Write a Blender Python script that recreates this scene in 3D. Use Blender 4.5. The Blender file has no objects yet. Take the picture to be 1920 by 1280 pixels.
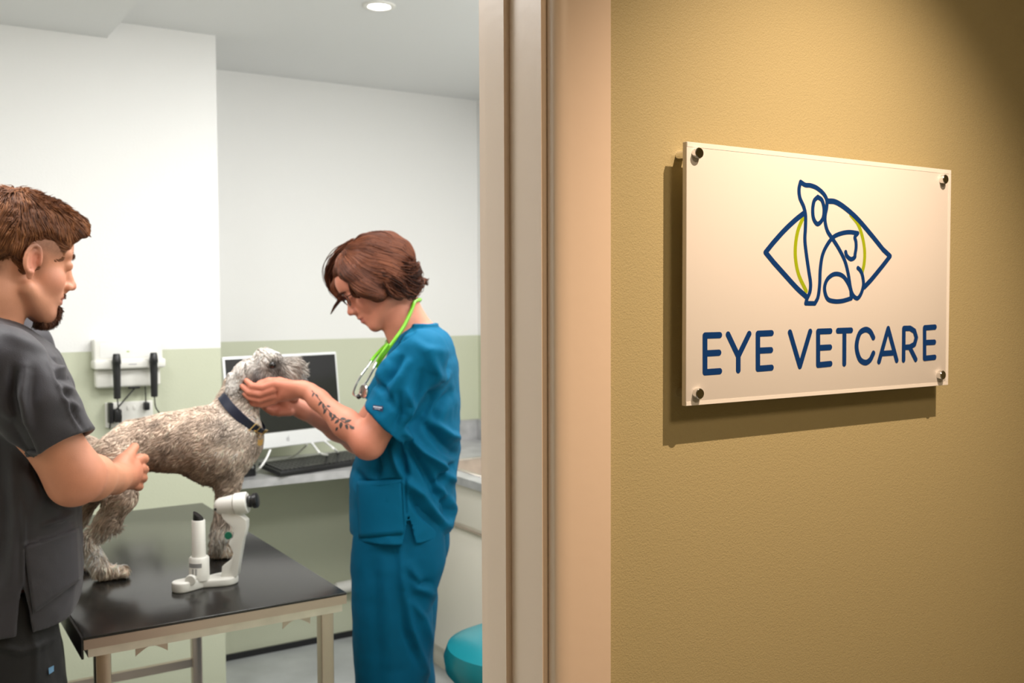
import bpy, bmesh, math, random
import numpy as np
from math import radians, sin, cos, pi, sqrt
from mathutils import Vector, Matrix
rng = np.random.default_rng(7); random.seed(7)
scn = bpy.context.scene
COL = scn.collection
A3 = lambda *p: np.array(p, dtype=float)

# ------------------------------------------------------------------ camera
TH, PITCH, ROLL, FPX, EYE = radians(32.4), radians(2.42), .004, 1867.0, 1.5
HF = A3(sin(TH), cos(TH), 0); HR = A3(cos(TH), -sin(TH), 0); ZZ = A3(0, 0, 1)
_u0 = ZZ*cos(PITCH)+HF*sin(PITCH); CF = HF*cos(PITCH)-ZZ*sin(PITCH)
CR = HR*cos(ROLL)-_u0*sin(ROLL); CU = _u0*cos(ROLL)+HR*sin(ROLL)
CAM = A3(0, 0, EYE)
cd = bpy.data.cameras.new('camera'); cam = bpy.data.objects.new('camera', cd); COL.objects.link(cam)
cd.sensor_width = 36; cd.lens = FPX/1920*36; cd.clip_start = .02
cam.matrix_world = Matrix(((CR[0], CU[0], -CF[0], 0), (CR[1], CU[1], -CF[1], 0), (CR[2], CU[2], -CF[2], EYE), (0, 0, 0, 1)))
cd.dof.use_dof = True; cd.dof.focus_distance = 1.14; cd.dof.aperture_fstop = 9.5
scn.camera = cam

def ray(u, v): return CF+CR*((u-960)/FPX)+CU*((640-v)/FPX)
def at(u, v, ax, val):
    d = ray(u, v); return CAM+d*((val-CAM[ax])/d[ax])
def q(u, v, f):
    """the point seen at (u, v) standing f metres ahead, in figure coordinates (right, ahead, up)"""
    d = ray(u, v); p = CAM+d*(f/(d@HF)); return A3(p@HR, f, p[2])
def qw(u, v, f): return w3(q(u, v, f))
def w3(p):
    p = np.asarray(p, float)
    return np.stack([p[..., 0]*HR[0]+p[..., 1]*HF[0], p[..., 0]*HR[1]+p[..., 1]*HF[1], p[..., 2]], -1)
def rf(w):
    w = np.asarray(w, float); return A3(w@HR, w@HF, w[2])

# ------------------------------------------------------------------ light, world, exposure
wd = bpy.data.worlds.new('world'); scn.world = wd; wd.use_nodes = True
wd.node_tree.nodes['Background'].inputs[0].default_value = (1, .82, .62, 1)
wd.node_tree.nodes['Background'].inputs[1].default_value = .05
scn.view_settings.view_transform = 'Standard'; scn.view_settings.look = 'None'
scn.view_settings.gamma = 1; scn.view_settings.exposure = 0.0; scn.view_settings.use_curve_mapping = False

def area(name, loc, size, power, col, sx=None, rot=(0, 0, 0), spread=pi):
    l = bpy.data.lights.new(name, 'AREA'); l.energy = power; l.color = col; l.spread = spread
    if sx: l.shape = 'RECTANGLE'; l.size = size; l.size_y = sx
    else: l.shape = 'DISK'; l.size = size
    o = bpy.data.objects.new(name, l); o.location = loc; o.rotation_euler = rot; COL.objects.link(o); return o
ROOM = (1, .985, .965)
CEIL = 2.44
DOWN = [(1.373, 2.948), (.25, 1.55), (1.45, 1.6), (-.35, 2.9)]
area('fill_panel_light', (.98, 2.2, CEIL-.02), .6, 15, ROOM, .6)  # soft ceiling fill, three panels added out of view
area('fill_panel_light', (1.75, 2.35, CEIL-.02), .5, 22, ROOM, .5)
area('fill_panel_light', (-.05, 2.0, CEIL-.095), .6, 16, ROOM, .4)
area('door_fill_light', (1.45, 1.13, 2.12), 1.3, 11, ROOM, .22, rot=(radians(68), 0, 0))  # fill light added on the door side, brightens camera-facing sides
def spot(name, loc, tgt, power, col, angle, blend, r):
    l = bpy.data.lights.new(name, 'SPOT'); l.energy = power; l.color = col; l.spot_size = radians(angle); l.spot_blend = blend; l.shadow_soft_size = r
    o = bpy.data.objects.new(name, l); o.location = loc
    o.rotation_euler = (Vector(tgt)-Vector(loc)).to_track_quat('-Z', 'Y').to_euler(); COL.objects.link(o); return o
WARM = (1, .73, .51)
spot('corridor_spot_light', (1.04, .30, 2.40), (1.08, .93, .98), 84, WARM, 74, 1.0, .006)
area('corridor_fill_light', (.80, -.35, 2.38), .4, 10, (1, .74, .50))  # fill area added to brighten casing and wall, no fixture

# ------------------------------------------------------------------ materials
MAT = {}
def mat(name, col=(.8, .8, .8), rough=.5, metal=0, bump=0, bscale=200, coat=0, spec=.5, vary=0, vscale=8, attr=False, emit=0, trans=0, sheen=0, sss=0, detail=2, ior=None):
    m = bpy.data.materials.new(name); m.use_nodes = True; nt = m.node_tree; b = nt.nodes['Principled BSDF']
    b.inputs['Base Color'].default_value = (*col, 1); b.inputs['Roughness'].default_value = rough
    b.inputs['Metallic'].default_value = metal; b.inputs['Coat Weight'].default_value = coat
    b.inputs['Specular IOR Level'].default_value = spec; b.inputs['Transmission Weight'].default_value = trans
    if ior: b.inputs['IOR'].default_value = ior
    if sheen: b.inputs['Sheen Weight'].default_value = sheen
    if sss:
        b.inputs['Subsurface Weight'].default_value = sss; b.inputs['Subsurface Radius'].default_value = (.012, .005, .003); b.inputs['Subsurface Scale'].default_value = 1
    tc = nt.nodes.new('ShaderNodeNewGeometry')
    src = None
    if attr:
        a = nt.nodes.new('ShaderNodeAttribute'); a.attribute_name = 'tint'; src = a.outputs['Color']
    if vary:
        n = nt.nodes.new('ShaderNodeTexNoise'); n.inputs['Scale'].default_value = vscale; n.inputs['Detail'].default_value = 5
        nt.links.new(tc.outputs['Position'], n.inputs['Vector'])
        r = nt.nodes.new('ShaderNodeMapRange'); r.inputs['From Min'].default_value = .3; r.inputs['From Max'].default_value = .7
        r.inputs['To Min'].default_value = 1-vary; r.inputs['To Max'].default_value = 1+vary
        nt.links.new(n.outputs['Fac'], r.inputs['Value'])
        x = nt.nodes.new('ShaderNodeVectorMath'); x.operation = 'SCALE'; x.inputs[0].default_value = col
        if src: nt.links.new(src, x.inputs[0])
        nt.links.new(r.outputs[0], x.inputs['Scale']); src = x.outputs[0]
    if src: nt.links.new(src, b.inputs['Base Color'])
    if bump:
        n = nt.nodes.new('ShaderNodeTexNoise'); n.inputs['Scale'].default_value = bscale; n.inputs['Detail'].default_value = detail
        nt.links.new(tc.outputs['Position'], n.inputs['Vector'])
        k = nt.nodes.new('ShaderNodeBump'); k.inputs['Strength'].default_value = 1; k.inputs['Distance'].default_value = bump
        nt.links.new(n.outputs['Fac'], k.inputs['Height']); nt.links.new(k.outputs[0], b.inputs['Normal'])
    if emit:
        b.inputs['Emission Color'].default_value = (*col, 1); b.inputs['Emission Strength'].default_value = emit
    MAT[name] = m; return m

def two_tone(name, top, low, z):
    m = mat(name, top, .55, bump=.0004, bscale=160); nt = m.node_tree; b = nt.nodes['Principled BSDF']
    g = nt.nodes.new('ShaderNodeNewGeometry'); s = nt.nodes.new('ShaderNodeSeparateXYZ'); c = nt.nodes.new('ShaderNodeMath'); c.operation = 'GREATER_THAN'; c.inputs[1].default_value = z
    x = nt.nodes.new('ShaderNodeMix'); x.data_type = 'RGBA'; x.inputs[6].default_value = (*low, 1); x.inputs[7].default_value = (*top, 1)
    nt.links.new(g.outputs['Position'], s.inputs[0]); nt.links.new(s.outputs['Z'], c.inputs[0]); nt.links.new(c.outputs[0], x.inputs[0]); nt.links.new(x.outputs[2], b.inputs['Base Color'])
    return m
two_tone('room_wall', (.80, .80, .785), (.545, .57, .435), 1.33)
mat('corridor_wall', (.50, .43, .235), .5, bump=.0006, bscale=520, detail=3, spec=.35)
mat('ceiling', (.76, .77, .77), .7)
mat('floor', (.42, .44, .44), .3, vary=.12, vscale=7)
mat('frame_paint', (.87, .71, .575), .38, bump=.0002, bscale=60)
mat('white_plastic', (.80, .79, .74), .32)
mat('white_metal', (.82, .82, .80), .35)
mat('cabinet', (.76, .72, .635), .3)
mat('worktop', (.42, .42, .425), .28, vary=.2, vscale=14)
mat('black', (.012, .012, .013), .38)
mat('black_strip', (.01, .01, .012), .5)
mat('rubber', (.017, .016, .015), .2, bump=.00015, bscale=30, spec=.5)
mat('rim_steel', (.58, .46, .41), .36, metal=1, vary=.06, vscale=5)
mat('steel', (.52, .43, .38), .3, metal=1, vary=.08, vscale=5)
mat('brushed', (.76, .69, .63), .42, metal=1, vary=.08, vscale=25)
mat('chrome', (.8, .79, .77), .1, metal=1)
mat('brass', (.82, .58, .25), .3, metal=1)
mat('screen', (.006, .006, .007), .12, spec=.5)
mat('aluminium', (.84, .85, .86), .3, metal=.25)
mat('logo_grey', (.45, .45, .46), .4)
mat('teal_vinyl', (.008, .18, .215), .3, bump=.0001, bscale=300)
mat('sign_white', (.80, .775, .75), .5, coat=.0)
mat('clear_acrylic', (.97, .95, .92), .12, coat=.5)
mat('sign_blue', (.004, .045, .20), .35)
mat('sign_green', (.36, .47, .01), .35)
mat('lamp_glow', (1, .97, .92), emit=14)
mat('fill_glow', (1, .98, .95), emit=1.2)  # glow of the added fill fixtures
mat('skin', (.7, .42, .3), .55, attr=True, vary=.05, vscale=30, bump=.0002, bscale=500, sss=.0)
mat('hair', (.12, .05, .03), .55, attr=True, spec=.28)
mat('fur', (.5, .45, .4), .75, attr=True, spec=.15)
mat('blue_scrub', (.0003, .108, .215), .75, bump=.0003, bscale=700, spec=.12)
mat('blue_trousers', (.0003, .094, .19), .75, bump=.0003, bscale=700, spec=.12)
mat('blue_label', (.10, .22, .36), .6)
mat('grey_scrub', (.033, .030, .036), .6, bump=.0003, bscale=700, sheen=.12, spec=.35)
mat('black_trousers', (.010, .0095, .0105), .65, bump=.0003, bscale=700, sheen=.05, spec=.3)
mat('navy_leather', (.012, .016, .035), .45)
mat('lime_tube', (.20, .56, .02), .3)
mat('navy_label', (.01, .02, .07), .6)
mat('label_white', (.7, .72, .78), .6)
mat('tattoo', (.06, .05, .045), .6)
mat('eye', (.012, .008, .006), .08)
mat('white_eye', (.75, .72, .68), .2)
mat('glasses', (.06, .015, .01), .2)
mat('red_dot', (.7, .05, .02), .4)
mat('grey_text', (.3, .3, .3), .6)
mat('green_ring', (.02, .3, .18), .4)
mat('shoe_white', (.6, .6, .6), .5)

# ------------------------------------------------------------------ object helpers
def tag(o, label=None, cat=None, group=None, kind=None):
    for k, v in (('label', label), ('category', cat), ('group', group), ('kind', kind)):
        if v: o[k] = v
    return o
def empty(name, loc, label=None, cat=None, group=None):
    o = bpy.data.objects.new(name, None); o.empty_display_size = .05; o.location = [float(c) for c in loc]; COL.objects.link(o)
    return tag(o, label, cat, group)
def world_of(o):
    p = Vector((0, 0, 0))
    while o is not None: p += o.location; o = o.parent
    return p
def link(name, V, F, m, parent=None, smooth=False, bevel=0, tint=None, **kw):
    """V in world coordinates -> ONE mesh object"""
    V = np.asarray(V, dtype=np.float64).reshape(-1, 3)
    if parent is None:
        lo, hi = V.min(0), V.max(0); org = A3((lo[0]+hi[0])/2, (lo[1]+hi[1])/2, lo[2])
    else: org = np.array(world_of(parent))
    me = bpy.data.meshes.new(name)
    if isinstance(F, np.ndarray):
        n = F.shape[1]; me.vertices.add(len(V)); me.vertices.foreach_set('co', (V-org).astype(np.float32).ravel())
        me.loops.add(F.size); me.loops.foreach_set('vertex_index', F.astype(np.int32).ravel())
        me.polygons.add(len(F)); me.polygons.foreach_set('loop_start', np.arange(0, F.size, n, dtype=np.int32))
        me.update(calc_edges=True)
    else:
        me.from_pydata((V-org).tolist(), [], F)
    if bevel:
        bm = bmesh.new(); bm.from_mesh(me); bmesh.ops.remove_doubles(bm, verts=bm.verts, dist=1e-6)
        ed = [e for e in bm.edges if len(e.link_faces) == 2 and e.calc_face_angle(0) > .5]
        bmesh.ops.bevel(bm, geom=ed, offset=bevel, segments=3, profile=.5, affect='EDGES', clamp_overlap=True)
        bm.to_mesh(me); bm.free()
    me.materials.append(MAT[m] if isinstance(m, str) else m)
    if smooth: me.polygons.foreach_set('use_smooth', [True]*len(me.polygons))
    if bevel and not smooth:
        me.polygons.foreach_set('use_smooth', [True]*len(me.polygons)); me.set_sharp_from_angle(angle=radians(35))
    if tint is not None:
        a = me.color_attributes.new('tint', 'FLOAT_COLOR', 'POINT')
        c = np.ones((len(V), 4), np.float32); c[:, :3] = tint; a.data.foreach_set('color', c.ravel())
    o = bpy.data.objects.new(name, me); COL.objects.link(o)
    if parent is None: o.location = org.tolist()
    else: o.parent = parent
    return tag(o, **kw)

class MB:
    def __init__(s): s.v = []; s.f = []
    def add(s, V, F):
        n = len(s.v); s.v += [tuple(map(float, p)) for p in V]; s.f += [tuple(i+n for i in f) for f in F]; return s
    def box(s, lo, hi): return s.obox((np.array(lo, float)+hi)/2, (np.array(hi, float)-lo)/2)
    def obox(s, c, h, ax=None):
        ax = np.eye(3) if ax is None else np.array(ax, float); c = np.array(c, float)
        V = [c+ax[0]*h[0]*i+ax[1]*h[1]*j+ax[2]*h[2]*k for i in (-1, 1) for j in (-1, 1) for k in (-1, 1)]
        return s.add(V, [(0, 1, 3, 2), (4, 6, 7, 5), (0, 4, 5, 1), (2, 3, 7, 6), (0, 2, 6, 4), (1, 5, 7, 3)])
    def tube(s, P, r, n=10, closed=False, cap=True, flat=None):
        P = [np.array(p, float) for p in P]; m = len(P); R = list(r) if hasattr(r, '__len__') else [r]*m
        V = []; T = []
        for i in range(m):
            a = P[(i-1) % m] if (closed or i) else P[0]; b = P[(i+1) % m] if (closed or i < m-1) else P[-1]
            T.append((b-a)/(np.linalg.norm(b-a)+1e-12))
        nrm = np.cross(T[0], [0, 0, 1.]);
        if np.linalg.norm(nrm) < .2: nrm = np.cross(T[0], [1., 0, 0])
        for i in range(m):
            nrm = nrm-T[i]*(nrm@T[i]); nrm /= np.linalg.norm(nrm); b = np.cross(T[i], nrm)
            for k in range(n):
                t = 2*pi*k/n; V.append(P[i]+nrm*cos(t)*R[i]+b*sin(t)*R[i]*(flat or 1))
        F = []
        for i in range(m if closed else m-1):
            for k in range(n):
                a = i*n+k; b = i*n+(k+1) % n; c = ((i+1) % m)*n+(k+1) % n; d = ((i+1) % m)*n+k; F.append((a, b, c, d))
        if cap and not closed: F.append(tuple(range(n))[::-1]); F.append(tuple((m-1)*n+k for k in range(n)))
        return s.add(V, F)
    def cyl(s, a, b, r1, r2=None, n=32):
        return s.tube([a, b], [r1, r1 if r2 is None else r2], n)
    def lathe(s, o, ax, prof, n=36):
        """prof: (distance along ax, radius)"""
        o = np.array(o, float); ax = np.array(ax, float)/np.linalg.norm(ax)
        x = np.cross(ax, [0, 0, 1.]);
        if np.linalg.norm(x) < .2: x = np.cross(ax, [1., 0, 0])
        x /= np.linalg.norm(x); y = np.cross(ax, x); V = []; F = []; m = len(prof)
        for h, r in prof:
            for k in range(n): V.append(o+ax*h+(x*cos(2*pi*k/n)+y*sin(2*pi*k/n))*max(r, 1e-5))
        for i in range(m-1):
            for k in range(n): F.append((i*n+k, i*n+(k+1) % n, (i+1)*n+(k+1) % n, (i+1)*n+k))
        F.append(tuple(range(n))[::-1]); F.append(tuple((m-1)*n+k for k in range(n)))
        return s.add(V, F)
    def prism(s, poly, d):
        """poly: planar outline of world points, d: extrusion vector"""
        n = len(poly); V = [np.array(p, float) for p in poly]; V += [p+np.array(d, float) for p in V]
        return s.add(V, [tuple(range(n))[::-1], tuple(range(n, 2*n))]+[(i, (i+1) % n, n+(i+1) % n, n+i) for i in range(n)])
    def build(s, name, m, parent=None, smooth=False, bevel=0, **kw):
        o = link(name, s.v, s.f, m, parent, smooth, bevel, **kw)
        bm = bmesh.new(); bm.from_mesh(o.data); bmesh.ops.recalc_face_normals(bm, faces=bm.faces); bm.to_mesh(o.data); bm.free()
        if smooth: o.data.set_sharp_from_angle(angle=radians(40))
        return o
def bez(P, n=8):
    """Catmull-Rom through points"""
    P = [np.array(p, float) for p in P]; Q = [2*P[0]-P[1]]+P+[2*P[-1]-P[-2]]; out = []
    for i in range(1, len(Q)-2):
        for k in range(n):
            t = k/n; a, b, c, d = Q[i-1:i+3]
            out.append(.5*(2*b+(c-a)*t+(2*a-5*b+4*c-d)*t*t+(3*b-a-3*c+d)*t**3))
    return out+[P[-1]]

# ------------------------------------------------------------------ the setting
RX0, RX1, RY0, RY1, BX, BY = -.85, 2.41, 1.04, 4.1, 1.033, 3.585   # room; bump-out corner
CY0, CX0, CX1 = -1.2, -1.2, 3.4                                   # corridor
JX, WY = .632, .92                                                # jamb edge, corridor wall face
S = dict(kind='structure')
MB().box((CX0, CY0, -.05), (CX1, RY1, 0)).build('floor', 'floor', **S)
MB().box((RX0-.1, RY0-.06, CEIL), (RX1+.1, RY1+.1, CEIL+.08)).build('ceiling', 'ceiling', **S)
MB().box((CX0-.1, CY0-.1, CEIL), (CX1+.1, WY+.06, CEIL+.08)).build('ceiling_corridor', 'ceiling', **S)
MB().box((.0+BX, RY1, 0), (RX1+.1, RY1+.1, CEIL)).build('wall_back', 'room_wall', **S)
MB().box((RX0-.1, BY, 0), (BX, RY1+.1, CEIL)).build('wall_back_projection', 'room_wall', **S)
MB().box((RX1, RY0, 0), (RX1+.1, RY1, CEIL)).build('wall_right', 'room_wall', **S)
MB().box((RX0-.1, RY0, 0), (RX0, BY, CEIL)).build('wall_left', 'room_wall', **S)
MB().box((RX0, RY0, CEIL-.058), (.668, BY, CEIL)).build('beam_left', 'ceiling', **S)
# dividing wall: corridor skin and room skin, with the door opening
def divider(name, y0, y1, m):
    mb = MB().box((JX+.015, y0, 0), (CX1 if name == 'wall_front' else RX1, y1, CEIL)).box((CX0 if name == 'wall_front' else RX0, y0, 0), (-.29, y1, CEIL)).box((-.29, y0, 2.07), (JX+.015, y1, CEIL))
    return mb.build(name, m, **S)
divider('wall_front', WY, .98, 'corridor_wall'); divider('wall_door_side', .98, RY0, 'room_wall')
MB().box((CX0, CY0-.1, 0), (CX1, CY0, CEIL)).build('wall_corridor_rear', 'corridor_wall', **S)
MB().box((CX1, CY0, 0), (CX1+.1, WY, CEIL)).build('wall_corridor_right', 'corridor_wall', **S)
MB().box((CX0-.1, CY0, 0), (CX0, WY, CEIL)).build('wall_corridor_left', 'corridor_wall', **S)
# door frame: lining, stop, architrave (profile extruded up the opening)
def upright(name, prof, mirror, z1, m='frame_paint', parent=None, **kw):
    P = [((x if not mirror else (.334-x)), y, 0) for x, y in prof]
    return MB().prism(P, (0, 0, z1)).build(name, m, parent, smooth=True, **kw)
fr = empty('door_frame', (.167, .98, 0)); tag(fr, kind='structure')
arch = [(.7085, WY), (.7085, .9045), (.7065, .902)]+[(.652-.0205*sin(t)-.0*t, .902+.010*(1-cos(t))) for t in np.linspace(0, pi/2, 8)]+[(.6315, WY)]
lin = [(.6238, WY+.0008), (.6238, 1.055), (.6465, 1.055), (.6465, WY+.0008)]
stp = [(.6159, .986), (.6159, 1.0275), (.6238, 1.0275), (.6238, .986)]
for mir in (False, True):
    upright('architrave', arch, mir, 2.12, parent=fr); upright('lining', lin, mir, 2.05, parent=fr); upright('stop', stp, mir, 2.04, parent=fr)
    a2 = [(x, 1.04+.018*(i in (1, 2))) for i, x in enumerate((.6315, .6315, .7085, .7085))]
    upright('room_architrave', a2, mir, 2.12, parent=fr)
MB().box((-.29, WY, 2.045), (.6238, 1.055, 2.07)).build('head_lining', 'frame_paint', fr)
MB().box((-.3745, .902, 2.05), (.7085, WY, 2.13)).build('head_architrave', 'frame_paint', fr, bevel=.003)
# skirting strips
MB().box((BX, RY1-.012, 0), (1.81, RY1, .025)).build('baseboard_back', 'black_strip', **S)
MB().box((RX0, BY-.012, 0), (BX, BY, .025)).build('baseboard_projection', 'black_strip', **S)
# ------------------------------------------------------------------ ceiling downlight and added fill lamps
def downlight(x, y, z, label, real=True):
    t = empty('downlight', (x, y, z), label, 'ceiling light')
    MB().lathe((x, y, z), (0, 0, -1), [(0, .052), (.004, .052), (.0065, .047), (.006, .038), (.001, .034)]).build('trim_ring', 'white_plastic', t, smooth=True)
    MB().lathe((x, y, z), (0, 0, -1), [(.0, .033), (.003, .033), (.0045, .026)]).build('lens', 'lamp_glow', t, smooth=True)
    return t
downlight(1.373, 2.948, CEIL, 'round recessed downlight glowing in the white ceiling above the room')
for i, (x, y, sx, sy, z) in enumerate([(.98, 2.2, .6, .6, CEIL), (1.75, 2.35, .5, .5, CEIL), (-.05, 2.0, .6, .4, CEIL-.058)]):  # fixtures for the added fill panels, outside the view
    t = empty('added_ceiling_panel', (x, y, z), ['added square fill panel above the examination table', 'added square fill panel above the sink cabinet', 'added fill panel under the lowered ceiling above the man'][i], 'ceiling light')
    MB().box((x-sx/2-.015, y-sy/2-.015, z-.008), (x+sx/2+.015, y+sy/2+.015, z)).build('frame', 'white_metal', t)
    MB().box((x-sx/2, y-sy/2, z-.012), (x+sx/2, y+sy/2, z-.008)).build('diffuser', 'fill_glow', t)

wl0 = empty('added_fill_lamp', (1.45, 1.08, 2.02), 'long white fill lamp added out of view on the door side', 'wall lamp')  # housing and diffuser for the added frontal fill
MB().prism([(.78, 1.041, 2.23), (.78, 1.041, 2.0), (.78, 1.06, 1.995), (.78, 1.10, 2.22)], (1.34, 0, 0)).build('housing', 'white_metal', wl0)
MB().prism([(.80, 1.062, 2.0), (.80, 1.066, 2.0), (.80, 1.106, 2.215), (.80, 1.102, 2.215)], (1.30, 0, 0)).build('diffuser', 'fill_glow', wl0)

# ------------------------------------------------------------------ sign on the corridor wall
SX0, SX1, SZ0, SZ1, SF = .8115, 1.326, 1.3715, 1.686, .891
sg = empty('wall_sign', ((SX0+SX1)/2, .895, SZ0), 'white acrylic EYE VETCARE sign on metal standoffs on the olive corridor wall', 'sign')
MB().box((SX0, SF, SZ0), (SX1, SF+.0075, SZ1)).build('acrylic_sheet', 'sign_white', sg, bevel=.0009)
e = .0045
ed = MB().box((SX0+.0005, SF-.0003, SZ1-.006), (SX1-.0005, SF+.0003, SZ1-.0005)).box((SX0+.0005, SF-.0003, SZ0+.0005), (SX1-.0005, SF+.0003, SZ0+.005)).box((SX1-.006, SF-.0003, SZ0+.0053), (SX1-.0005, SF+.0003, SZ1-.0063))
ed.build('clear_edge', 'clear_acrylic', sg)
for (u, v) in [(1313, 287), (1774, 336), (1314, 738), (1769, 703)]:
    p = at(u, v, 1, .885); x, z = p[0]-.0015, p[2]
    s_ = MB().lathe((x, WY, z), (0, -1, 0), [(0, .0065), (WY-SF-.0076, .0065)]).build('standoff', 'chrome', sg, smooth=True)
    MB().lathe((x, SF, z), (0, -1, 0), [(0, .0066), (.0062, .0066), (.007, .0058)]).build('cap', 'chrome', s_, smooth=True)
def stroke(P, w, y, th, closed=False):
    """flat rounded line of width w in the sign plane; P list of (x, z)"""
    P = [np.array(p, float) for p in P]; m = len(P); L = []; R = []
    for i in range(m):
        a = P[(i-1) % m] if closed or i else None; b = P[(i+1) % m] if closed or i < m-1 else None
        d1 = (P[i]-a)/np.linalg.norm(P[i]-a) if a is not None else None; d2 = (b-P[i])/np.linalg.norm(b-P[i]) if b is not None else None
        d1 = d2 if d1 is None else d1; d2 = d1 if d2 is None else d2
        n1 = A3(-d1[1], d1[0]); n2 = A3(-d2[1], d2[0]); nn = n1+n2; nn /= max(np.linalg.norm(nn), 1e-6); k = 1/max(nn@n1, .9)
        L.append(P[i]+nn*w/2*k); R.append(P[i]-nn*w/2*k)
    if closed: polys = [(L[i], L[(i+1) % m], R[(i+1) % m], R[i]) for i in range(m)]; mb = MB()
    else:
        def capf(c, d): a0 = math.atan2(d[1], d[0]); return [c+A3(cos(a0+t), sin(a0+t))*w/2 for t in np.linspace(pi/2, -pi/2, 9)]
        out = L+capf(P[-1], P[-1]-P[-2])[1:-1]+R[::-1]+[p for p in capf(P[0], P[0]-P[1])[1:-1]]
        V = [(p[0], y, p[1]) for p in out]; n = len(L); c = len(out)
        mb = MB(); k1 = n+7; idxR = lambda i: n+7+(m-1-i)
        F = [(i, i+1, idxR(i+1), idxR(i)) for i in range(m-1)]
        F.append(tuple([m-1]+list(range(n, n+7))+[idxR(m-1)])); F.append(tuple([idxR(0)]+list(range(n+7+m, c))+[0]))
        mb.add(V, F)
        for i in range(1, m-1):
            d1 = P[i]-P[i-1]; d2 = P[i+1]-P[i]
            if d1@d2 < .8*np.linalg.norm(d1)*np.linalg.norm(d2):
                mb.add([(P[i][0]+cos(t)*w/2, y-.00001, P[i][1]+sin(t)*w/2) for t in np.linspace(0, 2*pi, 25)[:-1]], [tuple(range(24))])
        return mb
    for pl in polys: mb.add([(p[0], y, p[1]) for p in pl], [(0, 1, 2, 3)])
    return mb
def sgn(x, y, k, ox, oy): p = at(ox+x/k, oy+y/k, 1, SF); return (p[0], p[2])
def lettering(name, lines, w, y, k, ox, oy, m, curved=()):
    M = MB(); nn_ = 0
    for i, l in enumerate(lines):
        P = [sgn(a, b, k, ox, oy) for a, b in l]
        ww = w[i] if hasattr(w, '__len__') else w; pieces = [P]
        if curved == 'all' or i in curved: pieces = [bez(P, 7)]
        else:
            pieces = [[P[0]]]
            for j in range(1, len(P)):
                pieces[-1].append(P[j])
                if j < len(P)-1:
                    d1 = np.subtract(P[j], P[j-1]); d2 = np.subtract(P[j+1], P[j])
                    if d1@d2 < .8*np.linalg.norm(d1)*np.linalg.norm(d2): pieces.append([P[j]])
        for pc in pieces:
            nn_ += 1; cl_ = np.allclose(pc[0], pc[-1]) and len(pc) > 3
            s_ = stroke(pc[:-1] if cl_ else pc, ww, y-.000008*nn_, 0, closed=cl_); M.add(s_.v, s_.f)
    o = M.build(name, m, sg)
    return o
K4 = 3.4286
ltr = [[(375, 96), (280, 99), (280, 335), (375, 328)], [(280, 214), (370, 209)], [(428, 92), (494, 232), (564, 88)], [(494, 232), (494, 322)],
       [(708, 83), (620, 87), (620, 312), (708, 305)], [(620, 196), (704, 192)], [(826, 78), (890, 296), (956, 73)],
       [(1086, 70), (1007, 73), (1007, 288), (1086, 280)], [(1007, 178), (1084, 174)], [(1134, 68), (1219, 65)], [(1176, 66), (1175, 280)],
       [(1362, 112), (1340, 72), (1308, 61), (1272, 88), (1254, 168), (1272, 246), (1308, 272), (1340, 256), (1362, 212)],
       [(1398, 266), (1457, 54), (1512, 258)], [(1424, 214), (1494, 209)],
       [(1556, 256), (1558, 53), (1598, 52), (1626, 70), (1638, 112), (1626, 155), (1596, 172), (1560, 175)], [(1594, 172), (1634, 252)],
       [(1758, 44), (1691, 49), (1691, 245), (1756, 238)], [(1691, 144), (1754, 141)]]
lettering('lettering', ltr, .0078, SF-.00025, K4, 1240, 600, 'sign_blue', curved=(11,))
K2 = 4.2667
gl = [[(448, 425), (410, 520), (390, 640), (392, 760), (418, 880), (476, 1005)], [(832, 395), (890, 470), (925, 570), (943, 680), (940, 780), (925, 850)]]
for g_ in gl: lettering('emblem_arc', [g_], .0060, SF-.00015, K2, 1400, 310, 'sign_green', curved='all')
bl = [[(462, 378), (390, 435), (300, 520), (210, 620)], [(210, 620), (150, 695), (215, 775)], [(215, 775), (300, 870), (400, 980), (474, 1048)],
      [(430, 132), (418, 190), (425, 260), (455, 330), (470, 400), (469, 500), (465, 600), (478, 720), (497, 850), (510, 940), (505, 1010), (482, 1065), (472, 1102)],
      [(472, 1102), (545, 1103)], [(545, 1103), (570, 1050), (583, 950), (588, 830), (605, 720), (640, 640), (690, 575), (750, 545), (820, 533), (888, 542)],
      [(888, 542), (865, 572), (873, 610), (874, 660), (866, 710), (862, 735), (832, 749), (800, 722), (791, 692)],
      [(430, 132), (468, 156), (510, 160), (560, 180), (610, 222), (638, 270), (640, 330), (627, 400), (628, 460), (648, 530), (690, 592), (740, 672), (785, 765), (812, 870), (830, 980), (850, 1038), (885, 1062), (916, 1020), (933, 950), (925, 880), (907, 838), (889, 820)],
      [(650, 285), (710, 292), (790, 342), (890, 432), (1000, 560), (1090, 672)], [(1090, 672), (1146, 725), (1090, 798)], [(1090, 798), (1000, 908), (940, 972)],
      [(836, 1062), (765, 1083), (700, 1086), (645, 1065), (622, 990), (638, 920), (682, 876), (730, 868), (775, 890), (812, 945), (832, 995)], [(832, 995), (836, 1062)],
      [(568, 252), (602, 280), (618, 350), (608, 425), (568, 468), (536, 430), (527, 360), (538, 285), (568, 252)]]
lettering('emblem_lines', bl, [.0072 if i in (0, 1, 2, 8, 9, 10) else .0060 for i in range(len(bl))], SF-.0003, K2, 1400, 310, 'sign_blue', curved=(0, 2, 3, 5, 6, 7, 8, 10, 11, 13))

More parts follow.
